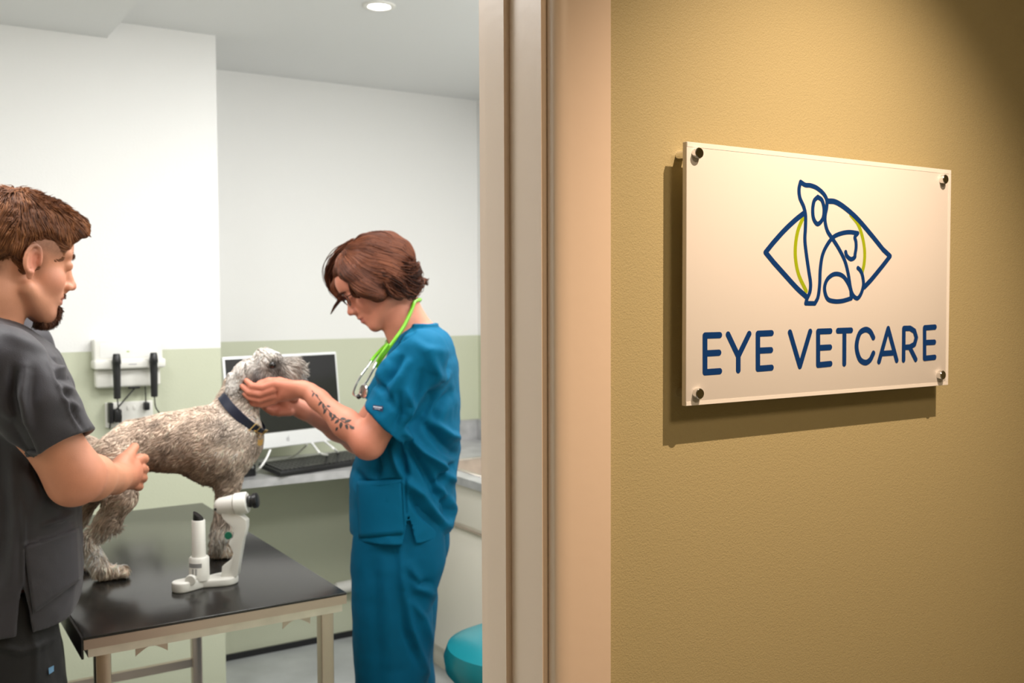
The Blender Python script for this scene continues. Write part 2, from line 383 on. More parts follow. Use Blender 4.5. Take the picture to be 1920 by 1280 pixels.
# ------------------------------------------------------------------ examination table
TX0, TX1, TY0, TY1, TZ = .302, .822, 1.955, 3.075, .88
tb = empty('examination_table', ((TX0+TX1)/2, (TY0+TY1)/2, 0), 'steel examination table with black rubber top under the dog', 'table')
MB().box((TX0, TY0, TZ-.005), (TX1, TY1, TZ)).build('rubber_mat', 'rubber', tb, bevel=.0015)
def ring(x0, x1, y0, y1, z0, z1, t):
    return MB().box((x0, y0, z0), (x1, y0+t, z1)).box((x0, y1-t, z0), (x1, y1, z1)).box((x0, y0+t, z0), (x0+t, y1-t, z1)).box((x1-t, y0+t, z0), (x1, y1-t, z1))
ring(TX0, TX1, TY0, TY1, TZ-.024, TZ-.0055, .0015).build('tray_rim', 'rim_steel', tb)
MB().box((TX0-.004, TY0+.001, TZ-.041), (TX0-.0002, TY1-.001, TZ-.0005)).build('side_guard', 'black', tb)
MB().box((TX0+.0016, TY0+.0016, TZ-.010), (TX1-.0016, TY1-.0016, TZ-.0055)).build('tray', 'brushed', tb)
ring(TX0+.008, TX1-.008, TY0+.006, TY1-.006, TZ-.041, TZ-.0245, .018).build('apron', 'brushed', tb)
for x in (TX0+.022, TX1-.052):
    for y in (TY0+.014, TY1-.060):
        l = MB().box((x, y, .012), (x+.028, y+.028, TZ-.0415)).build('leg', 'steel', tb, bevel=.002)
        MB().cyl((x+.014, y+.014, 0), (x+.014, y+.014, .012), .016, n=20).build('rubber_foot', 'black', l)
MB().box((TX0+.0505, TY1-.054, .395), (TX1-.0525, TY1-.038, .42)).build('rear_rail', 'steel', tb)
for x in (.425, .715):
    M_ = MB()
    for k in range(6):
        t0, t1 = k/6, (k+1)/6
        P = [(x-.03+.06*t, TZ-.0415-.014*4*t*(1-t)*0-.016*abs(2*t-1)**1.5, 0) for t in (t0, t1)]
        M_.prism([(P[0][0], TY0+.012, P[0][1]), (P[1][0], TY0+.012, P[1][1]), (P[1][0], TY0+.012, TZ-.041), (P[0][0], TY0+.012, TZ-.041)], (0, .0015, 0))
    M_.build('mat_clip', 'steel', tb)

# ------------------------------------------------------------------ portable slit lamp on the table
sl = empty('slit_lamp', at(385, 1105, 2, TZ), 'white handheld slit lamp with black eyepiece on the table, by the front paw', 'slit lamp')
fl, fc, fd = 2.105, 2.135, 2.165
def zof(v, f): return q(400, v, f)[2]
c0 = q(341, 1100, fl); c1 = q(374, 1095, fc); c2 = q(420, 1092, fd)
def ext(poly, dep): return poly, dep
up = A3(0, 0, 1)
for c in (c0, c1, c2): c[2] = TZ
w0, w1, w2 = w3(c0), w3(c1), w3(c2)
hull = []
def disc(cw, r, n=24, a0=0, a1=2*pi): return [cw+A3(cos(t), sin(t), 0)*r for t in np.linspace(a0, a1, n)]
def hullpoly(pts):
    P = sorted({(round(p[0], 6), round(p[1], 6)) for p in pts}); H = []
    for seq in (P, P[::-1]):
        h = []
        for p in seq:
            while len(h) > 1 and (h[-1][0]-h[-2][0])*(p[1]-h[-2][1])-(h[-1][1]-h[-2][1])*(p[0]-h[-2][0]) <= 0: h.pop()
            h.append(p)
        H += h[:-1]
    return H
hp = hullpoly(disc(w0, .021)+disc(w1, .016))
MB().prism([(x, y, TZ) for x, y in hp], (0, 0, .022)).build('illumination_foot', 'white_plastic', sl, bevel=.004)
hp = hullpoly(disc(w2, .031)+disc(w1, .014))
MB().prism([(x, y, TZ) for x, y in hp], (0, 0, .017)).build('base', 'white_plastic', sl, bevel=.004)
MB().lathe(w1, up, [(.0172, .0215), (.064, .0215), (.067, .019), (.067, .0155), (.07, .0148), (.145, .0142), (.1465, .013)]).build('lamp_column', 'white_plastic', sl, smooth=True)
k = MB().lathe(w1, up, [(.1466, .0115), (.162, .0105)], n=24)
tip = []
for (x, y, z) in k.v:
    d = (A3(x, y, z)-w1)@HR; tip.append((x, y, z if z < TZ+.15 else TZ+.149+.016*(.5-d/.021)))
k.v = tip; k.build('mirror_tip', 'black', sl)
kc = w3(q(367, 1079, fc)-A3(0, .0225, 0)); MB().lathe(kc, -HF, [(0, .0085), (.009, .0115), (.014, .0115), (.0155, .010)]).build('slit_knob', 'white_plastic', sl, smooth=True)
for i in range(3):
    pass
lb = MB()
for (u0, v0, u1, v1) in [(359, 1052, 384, 1060)]:
    pts = []
    for u in np.linspace(u0, u1, 8):
        for v in (v0, v1):
            d = (u-374)/1867*fc; z = zof(v, fc); pts.append(w3(rf(w1)+A3(d, -sqrt(max(.0218**2-d*d, 0)), z-TZ)))
    lb.add(pts, [(2*i, 2*i+1, 2*i+3, 2*i+2) for i in range(7)])
lb.build('scale_label', 'grey_text', sl)
dots = MB()
for u in (366, 372):
    for v in range(1062, 1073, 3):
        P = []
        for a, b in ((0, 0), (3.5, 0), (3.5, 2.2), (0, 2.2)):
            d = (u+a-374)/1867*fc; P.append(w3(rf(w1)+A3(d, -sqrt(.0218**2-d*d), zof(v+b, fc)-TZ)))
        dots.add(P, [(0, 1, 2, 3)])
dots.build('scale_marks', 'grey_text', sl)
out = [(414, 1090), (416, 1062), (424, 1056), (433, 1049), (437, 1038), (433, 1028), (428, 1020), (430, 1014), (436, 1008), (438, 998), (434, 989), (427, 982), (418, 974), (413, 962), (440, 962), (452, 967), (462, 976), (462, 990), (459, 1004), (456, 1010), (449, 1050), (445, 1078), (441, 1096), (428, 1099)]
P = [w3(q(u, v, fd-.013)) for u, v in out]
for p in P: p[2] = max(p[2], TZ+.014)
MB().prism(P, w3(A3(0, .026, 0))).build('arm', 'white_plastic', sl, bevel=.002)
a = q(404, 950, fd); b = q(440, 945, fd); ax = w3((b-a)/np.linalg.norm(b-a))
L0 = np.linalg.norm(b-a)
MB().lathe(w3(a), ax, [(0, .010), (.003, .0145), (.010, .0185), (L0, .0215), (L0+.001, .019)]).build('optics_barrel', 'white_plastic', sl, smooth=True)
MB().lathe(w3(a), ax, [(L0+.0015, .0225), (L0+.003, .0238), (L0+.026, .0238), (L0+.029, .0218)]).build('optics_head', 'white_plastic', sl, smooth=True)
MB().lathe(w3(a)+ZZ*.002, ax, [(L0+.0292, .0115), (L0+.034, .014), (L0+.038, .0125), (L0+.042, .0165), (L0+.050, .0165), (L0+.052, .0135)]).build('eyepiece', 'black', sl, smooth=True)
MB().lathe(w3(q(408, 952, fd))-HF*.0135, -HF, [(0, .003), (.003, .003)], n=16).build('barrel_screw', 'black', sl)
MB().lathe(w3(q(428, 1003, fd+.016)), w3(A3(.3, -1, 0)), [(0, .008), (.006, .008)], n=20).build('filter_dial', 'green_ring', sl)
MB().obox(w3(q(452, 926, fd)), (.010, .006, .003), [ax, HF, ZZ]).build('head_clamp', 'white_plastic', sl, bevel=.001)

# ------------------------------------------------------------------ desk worktop, screen, keyboard
DZ = .835
dk = empty('worktop', (1.75, 3.85, DZ-.03), 'grey stone-pattern L-shaped worktop with upstand below the sage wall band', 'worktop')
CXF = 1.82
poly = [(BX+.001, BY+.03), (CXF-.0, BY+.03), (CXF, 1.3), (RX1-.001, 1.3), (RX1-.001, RY1-.001), (BX+.001, RY1-.001)]
sinkx, sinky = (1.90, 2.24), (2.95, 3.58)
M_ = MB()
def slab(x0, x1, y0, y1): M_.box((x0, y0, DZ-.03), (x1, y1, DZ))
slab(BX+.001, CXF+.001, BY+.03, RY1-.001); slab(CXF+.001, RX1-.001, sinky[1], RY1-.001); slab(CXF+.001, sinkx[0], 1.3, sinky[1])
slab(sinkx[1], RX1-.001, 1.3, sinky[1]); slab(sinkx[0], sinkx[1], 1.3, sinky[0])
M_.build('slab', 'worktop', dk)
MB().box((2.0, RY1-.021, DZ), (RX1-.021, RY1-.001, DZ+.095)).box((RX1-.021, 1.3, DZ), (RX1-.001, RY1-.001, DZ+.095)).build('upstand', 'worktop', dk)
MB().box((BX+.0, BY+.09, DZ-.09), (BX+.02, RY1, DZ-.0305)).build('wall_bearer', 'white_metal', dk)
# screen
B0 = q(430, 850, 3.60); m_ = A3(.702, .712, 0); n_ = A3(.712, -.702, 0); tl = radians(6.5)
u_ = ZZ*cos(tl)-n_*sin(tl); n2 = n_*cos(tl)+ZZ*sin(tl); W_, H_ = .503, .352
mon = empty('computer_screen', w3(B0+m_*W_/2)*A3(1, 1, 0)+ZZ*DZ, 'white all-in-one computer with dark screen on wire stand on the worktop', 'computer')
AX = [w3(m_), w3(u_), w3(n2)]
def mp(x, y, z): return w3(B0+m_*x+u_*y+n2*z)
MB().obox(mp(W_/2, H_/2, -.007), (W_/2, H_/2, .007), AX).build('housing', 'aluminium', mon, bevel=.004)
MB().obox(mp(W_/2, .058+.142, .0008), (W_/2-.009, .142, .0007), AX).build('screen', 'screen', mon)
ap = [mp(.25+.008*cos(t)*(1 if abs(t-0) > .35 and abs(t-2*pi) > .35 else .72), .027+.0085*sin(t), .0003) for t in np.linspace(0, 2*pi, 25)[:-1]]
MB().prism(ap, w3(n2)*.0004).prism([mp(.2505, .0365, .0003), mp(.2545, .0375, .0003), mp(.2555, .0415, .0003), mp(.2515, .0405, .0003)], w3(n2)*.0004).build('emblem', 'logo_grey', mon)
# wire legs
def wl(name, pts, r=.004):
    MB().tube(bez([w3(p) for p in pts], 6), r, 8).build(name, 'white_metal', mon, smooth=True)
def dsk(u, v): p = at(u, v, 2, DZ+.0045); return rf(p)
wl('wire_leg', [q(466, 848, 3.63), q(471, 868, 3.60), dsk(477, 881), q(486, 878, 3.60), q(498, 862, 3.63), q(507, 843, 3.66)])
wl('wire_leg', [B0+m_*.36-n2*.006, B0+m_*.36+A3(.05, -.10, -.0)+n_*.0-ZZ*.025, dsk(622, 853)], .0045)
wl('wire_leg', [B0+m_*.42-n2*.006, B0+m_*.42+A3(.05, -.08, -.0)-ZZ*.02, dsk(636, 850)], .0045)
wl('wire_rail', [dsk(484, 865), dsk(545, 857), B0+m_*.34-n2*.01-ZZ*.004], .0035)
# dark cable box behind the stand
MB().obox(w3(A3(*(B0+m_*.12-n_*.09)[:2], DZ+.022)), (.03, .02, .022), AX[:1]+[w3(n_), ZZ]).build('power_brick', 'black', bevel=.004, label='black power adapter on the worktop behind the screen stand', cat='power adapter')
MB().obox(w3(A3(*(B0+m_*.42-n_*.09)[:2], DZ+.016)), (.02, .02, .016), AX[:1]+[w3(n_), ZZ]).build('docking_station', 'black', bevel=.004, label='black box under the screen next to the woman, on the worktop', cat='device')
MB().tube(bez([w3(dsk(474, 880)), w3(dsk(470, 868)), w3(dsk(480, 858)+A3(0, 0, .03)), w3(B0+m_*.1-n_*.07+A3(0, 0, -.02))], 8), .003, 8).build('power_cable', 'black', smooth=True, label='black cable running behind the wire stand on the worktop', cat='cable')
kbA = A3(1.252, 3.60, DZ); kd = A3(.968, .25, 0); kp = A3(-.25, .968, 0)
kb = empty('keyboard', kbA+kd*.21+kp*.07, 'black computer keyboard on the grey worktop in front of the screen', 'keyboard')
ti = radians(7); kq = kp*cos(ti)+ZZ*sin(ti); kn = np.cross(kd, kq)
MB().obox(kbA+kd*.215+kq*.075+kn*.012, (.215, .075, .009), [kd, kq, kn]).build('case', 'black', kb, bevel=.004)
mat('keycap', (.035, .035, .037), .45)
M_ = MB()
for r in range(6):
    x = .012
    while x < .40:
        w = .0165*(6 if (r == 0 and .1 < x < .14) else 1); w = min(w, .416-x)
        M_.obox(kbA+kd*(x+w/2)+kq*(.018+r*.0215)+kn*.0235, (w/2, .0085, .003), [kd, kq, kn]); x += w+.0035
M_.build('keys', 'keycap', kb)

# ------------------------------------------------------------------ sink cabinets on the right, sink, pipe, stool
def cabinet(y0, y1, lab):
    c = empty('base_cabinet', ((CXF+.03+RX1)/2, (y0+y1)/2, 0), lab, 'cabinet', None)
    x0 = CXF+.04
    MB().box((x0, y0+.001, .12), (RX1-.002, y0+.018, DZ-.031)).box((x0, y1-.018, .12), (RX1-.002, y1-.001, DZ-.031)).box((x0, y0+.018, .12), (RX1-.002, y1-.018, .138)).box((RX1-.012, y0+.018, .138), (RX1-.002, y1-.018, DZ-.031)).build('carcass', 'cabinet', c)
    MB().box((x0+.04, y0+.001, 0), (x0+.055, y1-.001, .1195)).build('plinth', 'cabinet', c)
    d = MB().box((CXF+.02, y0+.0025, .125), (CXF+.0395, y1-.0025, .632)).build('door', 'cabinet', c, bevel=.001)
    MB().box((CXF+.012, y0+.003, .6325), (CXF+.0395, y1-.003, .638)).build('handle_rail', 'brushed', d)
    MB().box((CXF+.030, y0+.003, .6385), (CXF+.0395, y1-.003, .6515)).build('grip_channel', 'cabinet', c)
    MB().box((CXF+.02, y0+.0025, .652), (CXF+.0395, y1-.0025, DZ-.034)).build('drawer', 'cabinet', c, bevel=.001)
cabinet(2.92, 3.61, 'cream sink cabinet behind the woman, with grip rail')
cabinet(2.45, 2.92, 'cream base cabinet between the sink cabinet and the door frame')
cabinet(1.3, 2.45, 'cream base cabinet hidden behind the door frame')
sk = empty('sink', (2.07, 3.28, DZ-.15), 'stainless steel sink basin set in the grey worktop behind the woman', 'sink')
x0, x1, y0, y1 = sinkx[0]+.004, sinkx[1]-.004, sinky[0]+.004, sinky[1]-.004; t = .0015
MB().box((x0, y0, DZ-.15), (x1, y1, DZ-.1485)).box((x0, y0, DZ-.1485), (x0+t, y1, DZ-.001)).box((x1-t, y0, DZ-.1485), (x1, y1, DZ-.001)).box((x0+t, y0, DZ-.1485), (x1-t, y0+t, DZ-.001)).box((x0+t, y1-t, DZ-.1485), (x1-t, y1, DZ-.001)).build('basin', 'brushed', sk)
ring(x0-.018, x1+.018, y0-.018, y1+.018, DZ+.0005, DZ+.0035, .02).build('rim', 'brushed', sk, bevel=.0008)
MB().cyl((2.06, 3.4, DZ-.148), (2.06, 3.4, DZ-.144), .03, n=28).build('drain', 'chrome', sk)
wp = empty('waste_pipe', (1.9, 4.06, .24), 'white waste pipe along the sage wall below the worktop', 'pipe')
MB().cyl((1.58, 4.065, .232), (2.35, 4.065, .262), .019, n=20).build('pipe', 'white_plastic', wp, smooth=True)
MB().cyl((1.66, 4.065, .235), (1.74, 4.065, .238), .026, n=20).build('coupling', 'white_plastic', wp, smooth=True)
MB().box((1.60, 4.05, .20), (1.62, 4.0995, .275)).build('pipe_clip', 'white_plastic', wp)
st = empty('stool', w3(A3(0.012, 2.3, 0)), 'teal vinyl round stool seat beside the door frame', 'stool')
sc_ = np.array(st.location); zt = q(930, 1186, 2.3)[2]
MB().lathe(sc_+ZZ*(zt-.10), up, [(0, .13), (.004, .158), (.02, .171), (.05, .175), (.075, .166), (.091, .13), (.098, .07), (.10, 0)], n=64).build('seat', 'teal_vinyl', st, smooth=True)
MB().lathe(sc_+ZZ*(zt-.118), up, [(0, .10), (.017, .125)], n=40).build('seat_plate', 'black', st, smooth=True)
MB().lathe(sc_+ZZ*.10, up, [(0, .03), (.03, .026), (.16, .024), (zt-.22, .016)], n=24).build('gas_column', 'chrome', st, smooth=True)
for k in range(5):
    a = 2*pi*k/5; d = A3(cos(a), sin(a), 0)
    l = MB().tube([sc_+d*.02+ZZ*.115, sc_+d*.11+ZZ*.095, sc_+d*.18+ZZ*.07], [.018, .015, .011], 12).build('leg', 'chrome', st, smooth=True)
    MB().cyl(sc_+d*.18+ZZ*.025-np.cross(d, up)*.012, sc_+d*.18+ZZ*.025+np.cross(d, up)*.012, .025, n=20).build('caster', 'black', l)

# ------------------------------------------------------------------ wall diagnostic unit and sockets
UY = BY
wu = empty('diagnostic_unit', (.708, UY, 1.206), 'white wall-mounted diagnostic unit with two black handles above the dog', 'diagnostic unit')
MB().box((.597, UY-.055, 1.285), (.818, UY-.001, 1.372)).build('upper_housing', 'white_plastic', wu, bevel=.006)
MB().box((.593, UY-.075, 1.272), (.824, UY-.0015, 1.304)).build('cradle_ledge', 'white_plastic', wu, bevel=.008)
MB().box((.602, UY-.045, 1.208), (.813, UY-.002, 1.271)).build('lower_housing', 'white_plastic', wu, bevel=.010)
MB().box((.615, UY-.0562, 1.310), (.800, UY-.0552, 1.360)).build('front_label', 'white_metal', wu, bevel=.0003)
MB().box((.700, UY-.0572, 1.328), (.708, UY-.0563, 1.331)).build('indicator', 'sign_green', wu)
MB().box((.702, UY-.0762, 1.286), (.728, UY-.0752, 1.289)).build('maker_mark', 'logo_grey', wu)
MB().lathe((.794, UY-.0452, 1.245), (0, -1, 0), [(0, .0028), (.0012, .0028)], n=16).build('red_mark', 'red_dot', wu)
for i, x in enumerate((.660, .779)):
    h = MB().lathe((x, UY-.093, 1.175), up, [(0, .009), (.002, .0112), (.10, .0125), (.112, .0118), (.118, .0142), (.128, .0142), (.148, .0112), (.150, .009)], n=24).build('instrument_handle', 'black', smooth=True,
        label=['black instrument handle in the wall unit, nearer the man', 'black instrument handle in the wall unit, nearer the worktop'][i], cat='instrument handle', group='handles in the wall unit')
    MB().tube(bez([(x, UY-.093, 1.176), (x+.004, UY-.09, 1.14), (x+.016+.006*i, UY-.07, 1.11), (x+.01+.02*i, UY-.03, 1.06), (x, UY-.02, 1.02)], 8), .0022, 8).build('cord', 'black', h, smooth=True)
    for x_ in (x-.016, x+.0143): MB().box((x_, UY-.085, 1.275), (x_+.003, UY-.074, 1.30)).build('cradle_fork', 'white_plastic', wu)
MB().tube(bez([(.735, UY-.03, 1.209), (.722, UY-.032, 1.195), (.69, UY-.035, 1.16), (.655, UY-.036, 1.115), (.645, UY-.03, 1.07)], 8), .0027, 8).build('power_lead', 'black', wu, smooth=True)
MB().box((.710, UY-.04, 1.201), (.745, UY-.02, 1.2085)).build('lead_gland', 'black', wu, bevel=.002)
MB().tube([(.767, UY-.012, 1.209), (.768, UY-.012, 1.15)], .002, 8).build('probe_lead', 'black', wu)
so = empty('double_socket', (.714, UY, 1.075), 'white double socket on the sage wall under the diagnostic unit', 'socket')
MB().box((.636, UY-.012, 1.07), (.792, UY-.0005, 1.156)).build('face_plate', 'white_plastic', so, bevel=.003)
for x in (.705, .725): MB().box((x, UY-.0155, 1.128), (x+.009, UY-.0122, 1.142)).build('switch', 'white_plastic', so, bevel=.001)
MB().box((.642, UY-.045, 1.088), (.657, UY-.0125, 1.157)).build('plug', 'black', bevel=.003, label='black plug at the end of the socket nearer the man', cat='plug', group='plugs in the double socket')
MB().box((.658, UY-.05, 1.09), (.683, UY-.0125, 1.135)).build('plug', 'black', bevel=.006, label='rounded black plug in the middle of the double socket', cat='plug', group='plugs in the double socket')
MB().box((.758, UY-.04, 1.125), (.776, UY-.0125, 1.152)).build('plug', 'black', bevel=.004, label='small black plug at the end of the socket nearer the dog\'s head', cat='plug', group='plugs in the double socket')

# ------------------------------------------------------------------ smooth solid bodies
class Field:
    """distance field on a grid in figure coordinates; shapes melt into each other"""
    def __init__(s, lo, hi, h):
        s.lo = np.array(lo, float); s.h = h; s.n = np.ceil((np.array(hi)-s.lo)/h).astype(int)+1
        s.D = np.full(s.n, 1., np.float32)
    def like(s):
        o = Field.__new__(Field); o.lo = s.lo; o.h = s.h; o.n = s.n; o.D = np.full(s.n, 1., np.float32); return o
    def _win(s, lo, hi, pad):
        a = np.clip(np.floor((np.array(lo)-pad-s.lo)/s.h).astype(int), 0, s.n); b = np.clip(np.ceil((np.array(hi)+pad-s.lo)/s.h).astype(int)+1, 0, s.n)
        if (b <= a).any(): return None, None
        sl_ = tuple(slice(i, j) for i, j in zip(a, b))
        g = [(s.lo[k]+s.h*np.arange(a[k], b[k])).astype(np.float32).reshape([-1 if j == k else 1 for j in range(3)]) for k in range(3)]
        return sl_, g
    def _mix(s, w, d, k, op):
        D = s.D[w]
        if op == 'u':
            t = np.clip(.5+.5*(D-d)/k, 0, 1); s.D[w] = D*(1-t)+d*t-k*t*(1-t)
        else:
            t = np.clip(.5-.5*(D+d)/k, 0, 1); s.D[w] = D*(1-t)-d*t+k*t*(1-t)
    def cap(s, a, b, r1, r2=None, k=.01, op='u'):
        a = np.array(a, float); b = np.array(b, float); r2 = r1 if r2 is None else r2; R = max(r1, r2)
        w, g = s._win(np.minimum(a, b)-R, np.maximum(a, b)+R, k+.012)
        if w is None: return s
        ba = b-a; L = max(ba@ba, 1e-12)
        t = np.clip(((g[0]-a[0])*ba[0]+(g[1]-a[1])*ba[1]+(g[2]-a[2])*ba[2])/L, 0, 1)
        d = np.sqrt((g[0]-a[0]-t*ba[0])**2+(g[1]-a[1]-t*ba[1])**2+(g[2]-a[2]-t*ba[2])**2)-(r1+(r2-r1)*t)
        s._mix(w, d, k, op); return s
    def chain(s, P, R, k=.01, op='u'):
        for i in range(len(P)-1): s.cap(P[i], P[i+1], R[i], R[i+1], k, op)
        return s
    def ell(s, c, r, ax=None, k=.01, op='u'):
        c = np.array(c, float); r = np.array(r, float) if hasattr(r, '__len__') else A3(r, r, r)
        ax = np.eye(3) if ax is None else np.array(ax, float); e = np.abs(ax.T*r).sum(1)
        w, g = s._win(c-e, c+e, k+.012)
        if w is None: return s
        q0 = 0; q1 = 0
        for i in range(3):
            p = (g[0]-c[0])*ax[i][0]+(g[1]-c[1])*ax[i][1]+(g[2]-c[2])*ax[i][2]
            q0 = q0+(p/r[i])**2; q1 = q1+(p/r[i]**2)**2
        k0 = np.sqrt(q0); d = k0*(k0-1)/(np.sqrt(q1)+1e-9)
        s._mix(w, d, k, op); return s
    def loft(s, sec, e1, zb, zt, k=.01, op='u', n=2.2, zslope=0):
        """sec: rows (z, centre r, centre f, half along e1, half across)"""
        sec = np.array(sorted(sec)); R = sec[:, 3:5].max()
        w, g = s._win((sec[:, 1].min()-R, sec[:, 2].min()-R, zb-.01), (sec[:, 1].max()+R, sec[:, 2].max()+R, zt+.01), k+.015)
        if w is None: return s
        z = g[2].ravel(); zz = np.linspace(sec[0, 0], sec[-1, 0], 200); cols = []
        for i in range(1, 5):
            y = np.interp(zz, sec[:, 0], sec[:, i]); ker = np.hanning(15); ker /= ker.sum(); y = np.convolve(np.pad(y, 7, mode='edge'), ker, 'valid')
            cols.append(np.interp(z, zz, y).astype(np.float32).reshape(1, 1, -1))
        x = (g[0]-cols[0])*e1[0]+(g[1]-cols[1])*e1[1]; y = -(g[0]-cols[0])*e1[1]+(g[1]-cols[1])*e1[0]
        q0 = (np.abs(x/cols[2])**n+np.abs(y/cols[3])**n)**(1/n)
        gr = np.sqrt((x/cols[2]**2)**2+(y/cols[3]**2)**2)/np.maximum(np.sqrt((x/cols[2])**2+(y/cols[3])**2), 1e-4)
        d = (q0-1)/np.maximum(gr, 1e-3); zz_ = g[2]-zslope*x
        d = np.maximum(np.maximum(d, zb-zz_), g[2]-zt)
        s._mix(w, d.astype(np.float32), k, op); return s
    def sample(s, P):
        t = (np.asarray(P)-s.lo)/s.h; i = np.clip(np.floor(t).astype(int), 0, s.n-2); f = np.clip(t-i, 0, 1); r = 0
        for a in (0, 1):
            for b in (0, 1):
                for c in (0, 1):
                    r = r+s.D[i[:, 0]+a, i[:, 1]+b, i[:, 2]+c]*(f[:, 0] if a else 1-f[:, 0])*(f[:, 1] if b else 1-f[:, 1])*(f[:, 2] if c else 1-f[:, 2])
        return r
    def grad(s, P, e=None):
        e = e or s.h; G = np.stack([s.sample(P+A3(*[e*(i == k) for i in range(3)]))-s.sample(P-A3(*[e*(i == k) for i in range(3)])) for k in range(3)], 1)
        return G/(np.linalg.norm(G, axis=1, keepdims=True)+1e-9)
    def surf(s, smooth=1):
        D = s.D; sg_ = D < 0
        c8 = [(a, b, c) for a in (0, 1) for b in (0, 1) for c in (0, 1)]
        sh = tuple(n-1 for n in D.shape); cnt = np.zeros(sh, np.uint8)
        for a, b, c in c8: cnt += sg_[a:a+sh[0], b:b+sh[1], c:c+sh[2]]
        I = np.argwhere((cnt > 0) & (cnt < 8)); ids = np.full(sh, -1, np.int32); ids[tuple(I.T)] = np.arange(len(I))
        val = {c: D[I[:, 0]+c[0], I[:, 1]+c[1], I[:, 2]+c[2]] for c in c8}
        acc = np.zeros((len(I), 3)); m = np.zeros(len(I))
        for a in c8:
            for k in range(3):
                if a[k]: continue
                b = tuple(a[i]+(i == k) for i in range(3)); va, vb = val[a], val[b]; x = (va < 0) != (vb < 0)
                t = np.where(x, va/np.where(x, va-vb, 1), 0)
                p = np.array(a, float)[None]+t[:, None]*np.array([i == k for i in range(3)], float)[None]
                acc[x] += p[x]; m[x] += 1
        V = s.lo+s.h*(I+acc/m[:, None]); Q = []
        for k in range(3):
            o = [slice(None)]*3; o[k] = slice(0, -1); o2 = [slice(None)]*3; o2[k] = slice(1, None)
            x = sg_[tuple(o)] != sg_[tuple(o2)]; J = np.argwhere(x); i, j = [t for t in range(3) if t != k]
            J = J[(J[:, i] > 0) & (J[:, j] > 0) & (J[:, i] < sh[i]) & (J[:, j] < sh[j])]
            ins = sg_[tuple(J.T)]; e = []
            for di, dj in ((1, 1), (0, 1), (0, 0), (1, 0)):
                K = J.copy(); K[:, i] -= di; K[:, j] -= dj; e.append(ids[tuple(K.T)])
            e = np.stack(e, 1)
            flip = ins if k != 1 else ~ins
            e[~flip] = e[~flip][:, ::-1]; Q.append(e)
        Q = np.concatenate(Q); Q = Q[(Q >= 0).all(1)]
        for _ in range(smooth):
            S_ = np.zeros_like(V); n_ = np.zeros(len(V))
            for a, b in ((0, 1), (1, 2), (2, 3), (3, 0)):
                np.add.at(S_, Q[:, a], V[Q[:, b]]); np.add.at(n_, Q[:, a], 1); np.add.at(S_, Q[:, b], V[Q[:, a]]); np.add.at(n_, Q[:, b], 1)
            V = V*.5+.5*S_/np.maximum(n_, 1)[:, None]
        return V, Q, s.grad(V, s.h*1.2)

def islands(V, Q, keep=.05):
    """drop loose specks"""
    lab = np.arange(len(V))
    for _ in range(400):
        m = lab[Q].min(1); new = lab.copy(); np.minimum.at(new, Q.ravel(), np.repeat(m, 4)); new = new[new]
        if (new == lab).all(): break
        lab = new
    c = np.bincount(lab, minlength=len(V)); ok = c[lab] > keep*len(V); rem = np.cumsum(ok)-1
    Q = Q[ok[Q].all(1)]; return V[ok], rem[Q], ok

def strands(P, R, tint, name, m, parent, sides=3, **kw):
    """P (n, s, 3) figure coordinates, R (n, s): many tapered hairs as one mesh"""
    n, s_, _ = P.shape; P = w3(P); T = np.gradient(P, axis=1); T /= np.linalg.norm(T, axis=2, keepdims=True)+1e-9
    ref = np.array([.3, .5, .8]); a = np.cross(T, ref); a /= np.linalg.norm(a, axis=2, keepdims=True)+1e-9; b = np.cross(T, a)
    V = np.stack([P+R[..., None]*(a*cos(2*pi*k/sides)+b*sin(2*pi*k/sides)) for k in range(sides)], 2)
    idx = np.arange(n*s_*sides).reshape(n, s_, sides); F = []
    for k in range(sides):
        j = (k+1) % sides; F.append(np.stack([idx[:, :-1, k], idx[:, :-1, j], idx[:, 1:, j], idx[:, 1:, k]], -1).reshape(-1, 4))
    tt = np.repeat(tint, s_*sides, axis=0) if tint.ndim == 2 else np.repeat(tint.reshape(-1, 3), sides, axis=0)
    return link(name, V.reshape(-1, 3), np.concatenate(F), m, parent, smooth=True, tint=tt, **kw)
def unit(v): v = np.asarray(v, float); return v/(np.linalg.norm(v, axis=-1, keepdims=True)+1e-12)
def vnoise(P, sc, seed=0):
    """smooth value noise, -1..1"""
    P = np.asarray(P)*sc+seed*17.3; i = np.floor(P).astype(np.int64); f = P-i; f = f*f*(3-2*f); r = 0
    for a in (0, 1):
        for b in (0, 1):
            for c in (0, 1):
                h = ((i[:, 0]+a)*73856093) ^ ((i[:, 1]+b)*19349663) ^ ((i[:, 2]+c)*83492791); h = (h*2654435761) & 0xffffff; h = ((h ^ (h >> 11))*1103515245) & 0xffffff
                v = h/0xffffff*2-1
                r = r+v*(f[:, 0] if a else 1-f[:, 0])*(f[:, 1] if b else 1-f[:, 1])*(f[:, 2] if c else 1-f[:, 2])
    return r
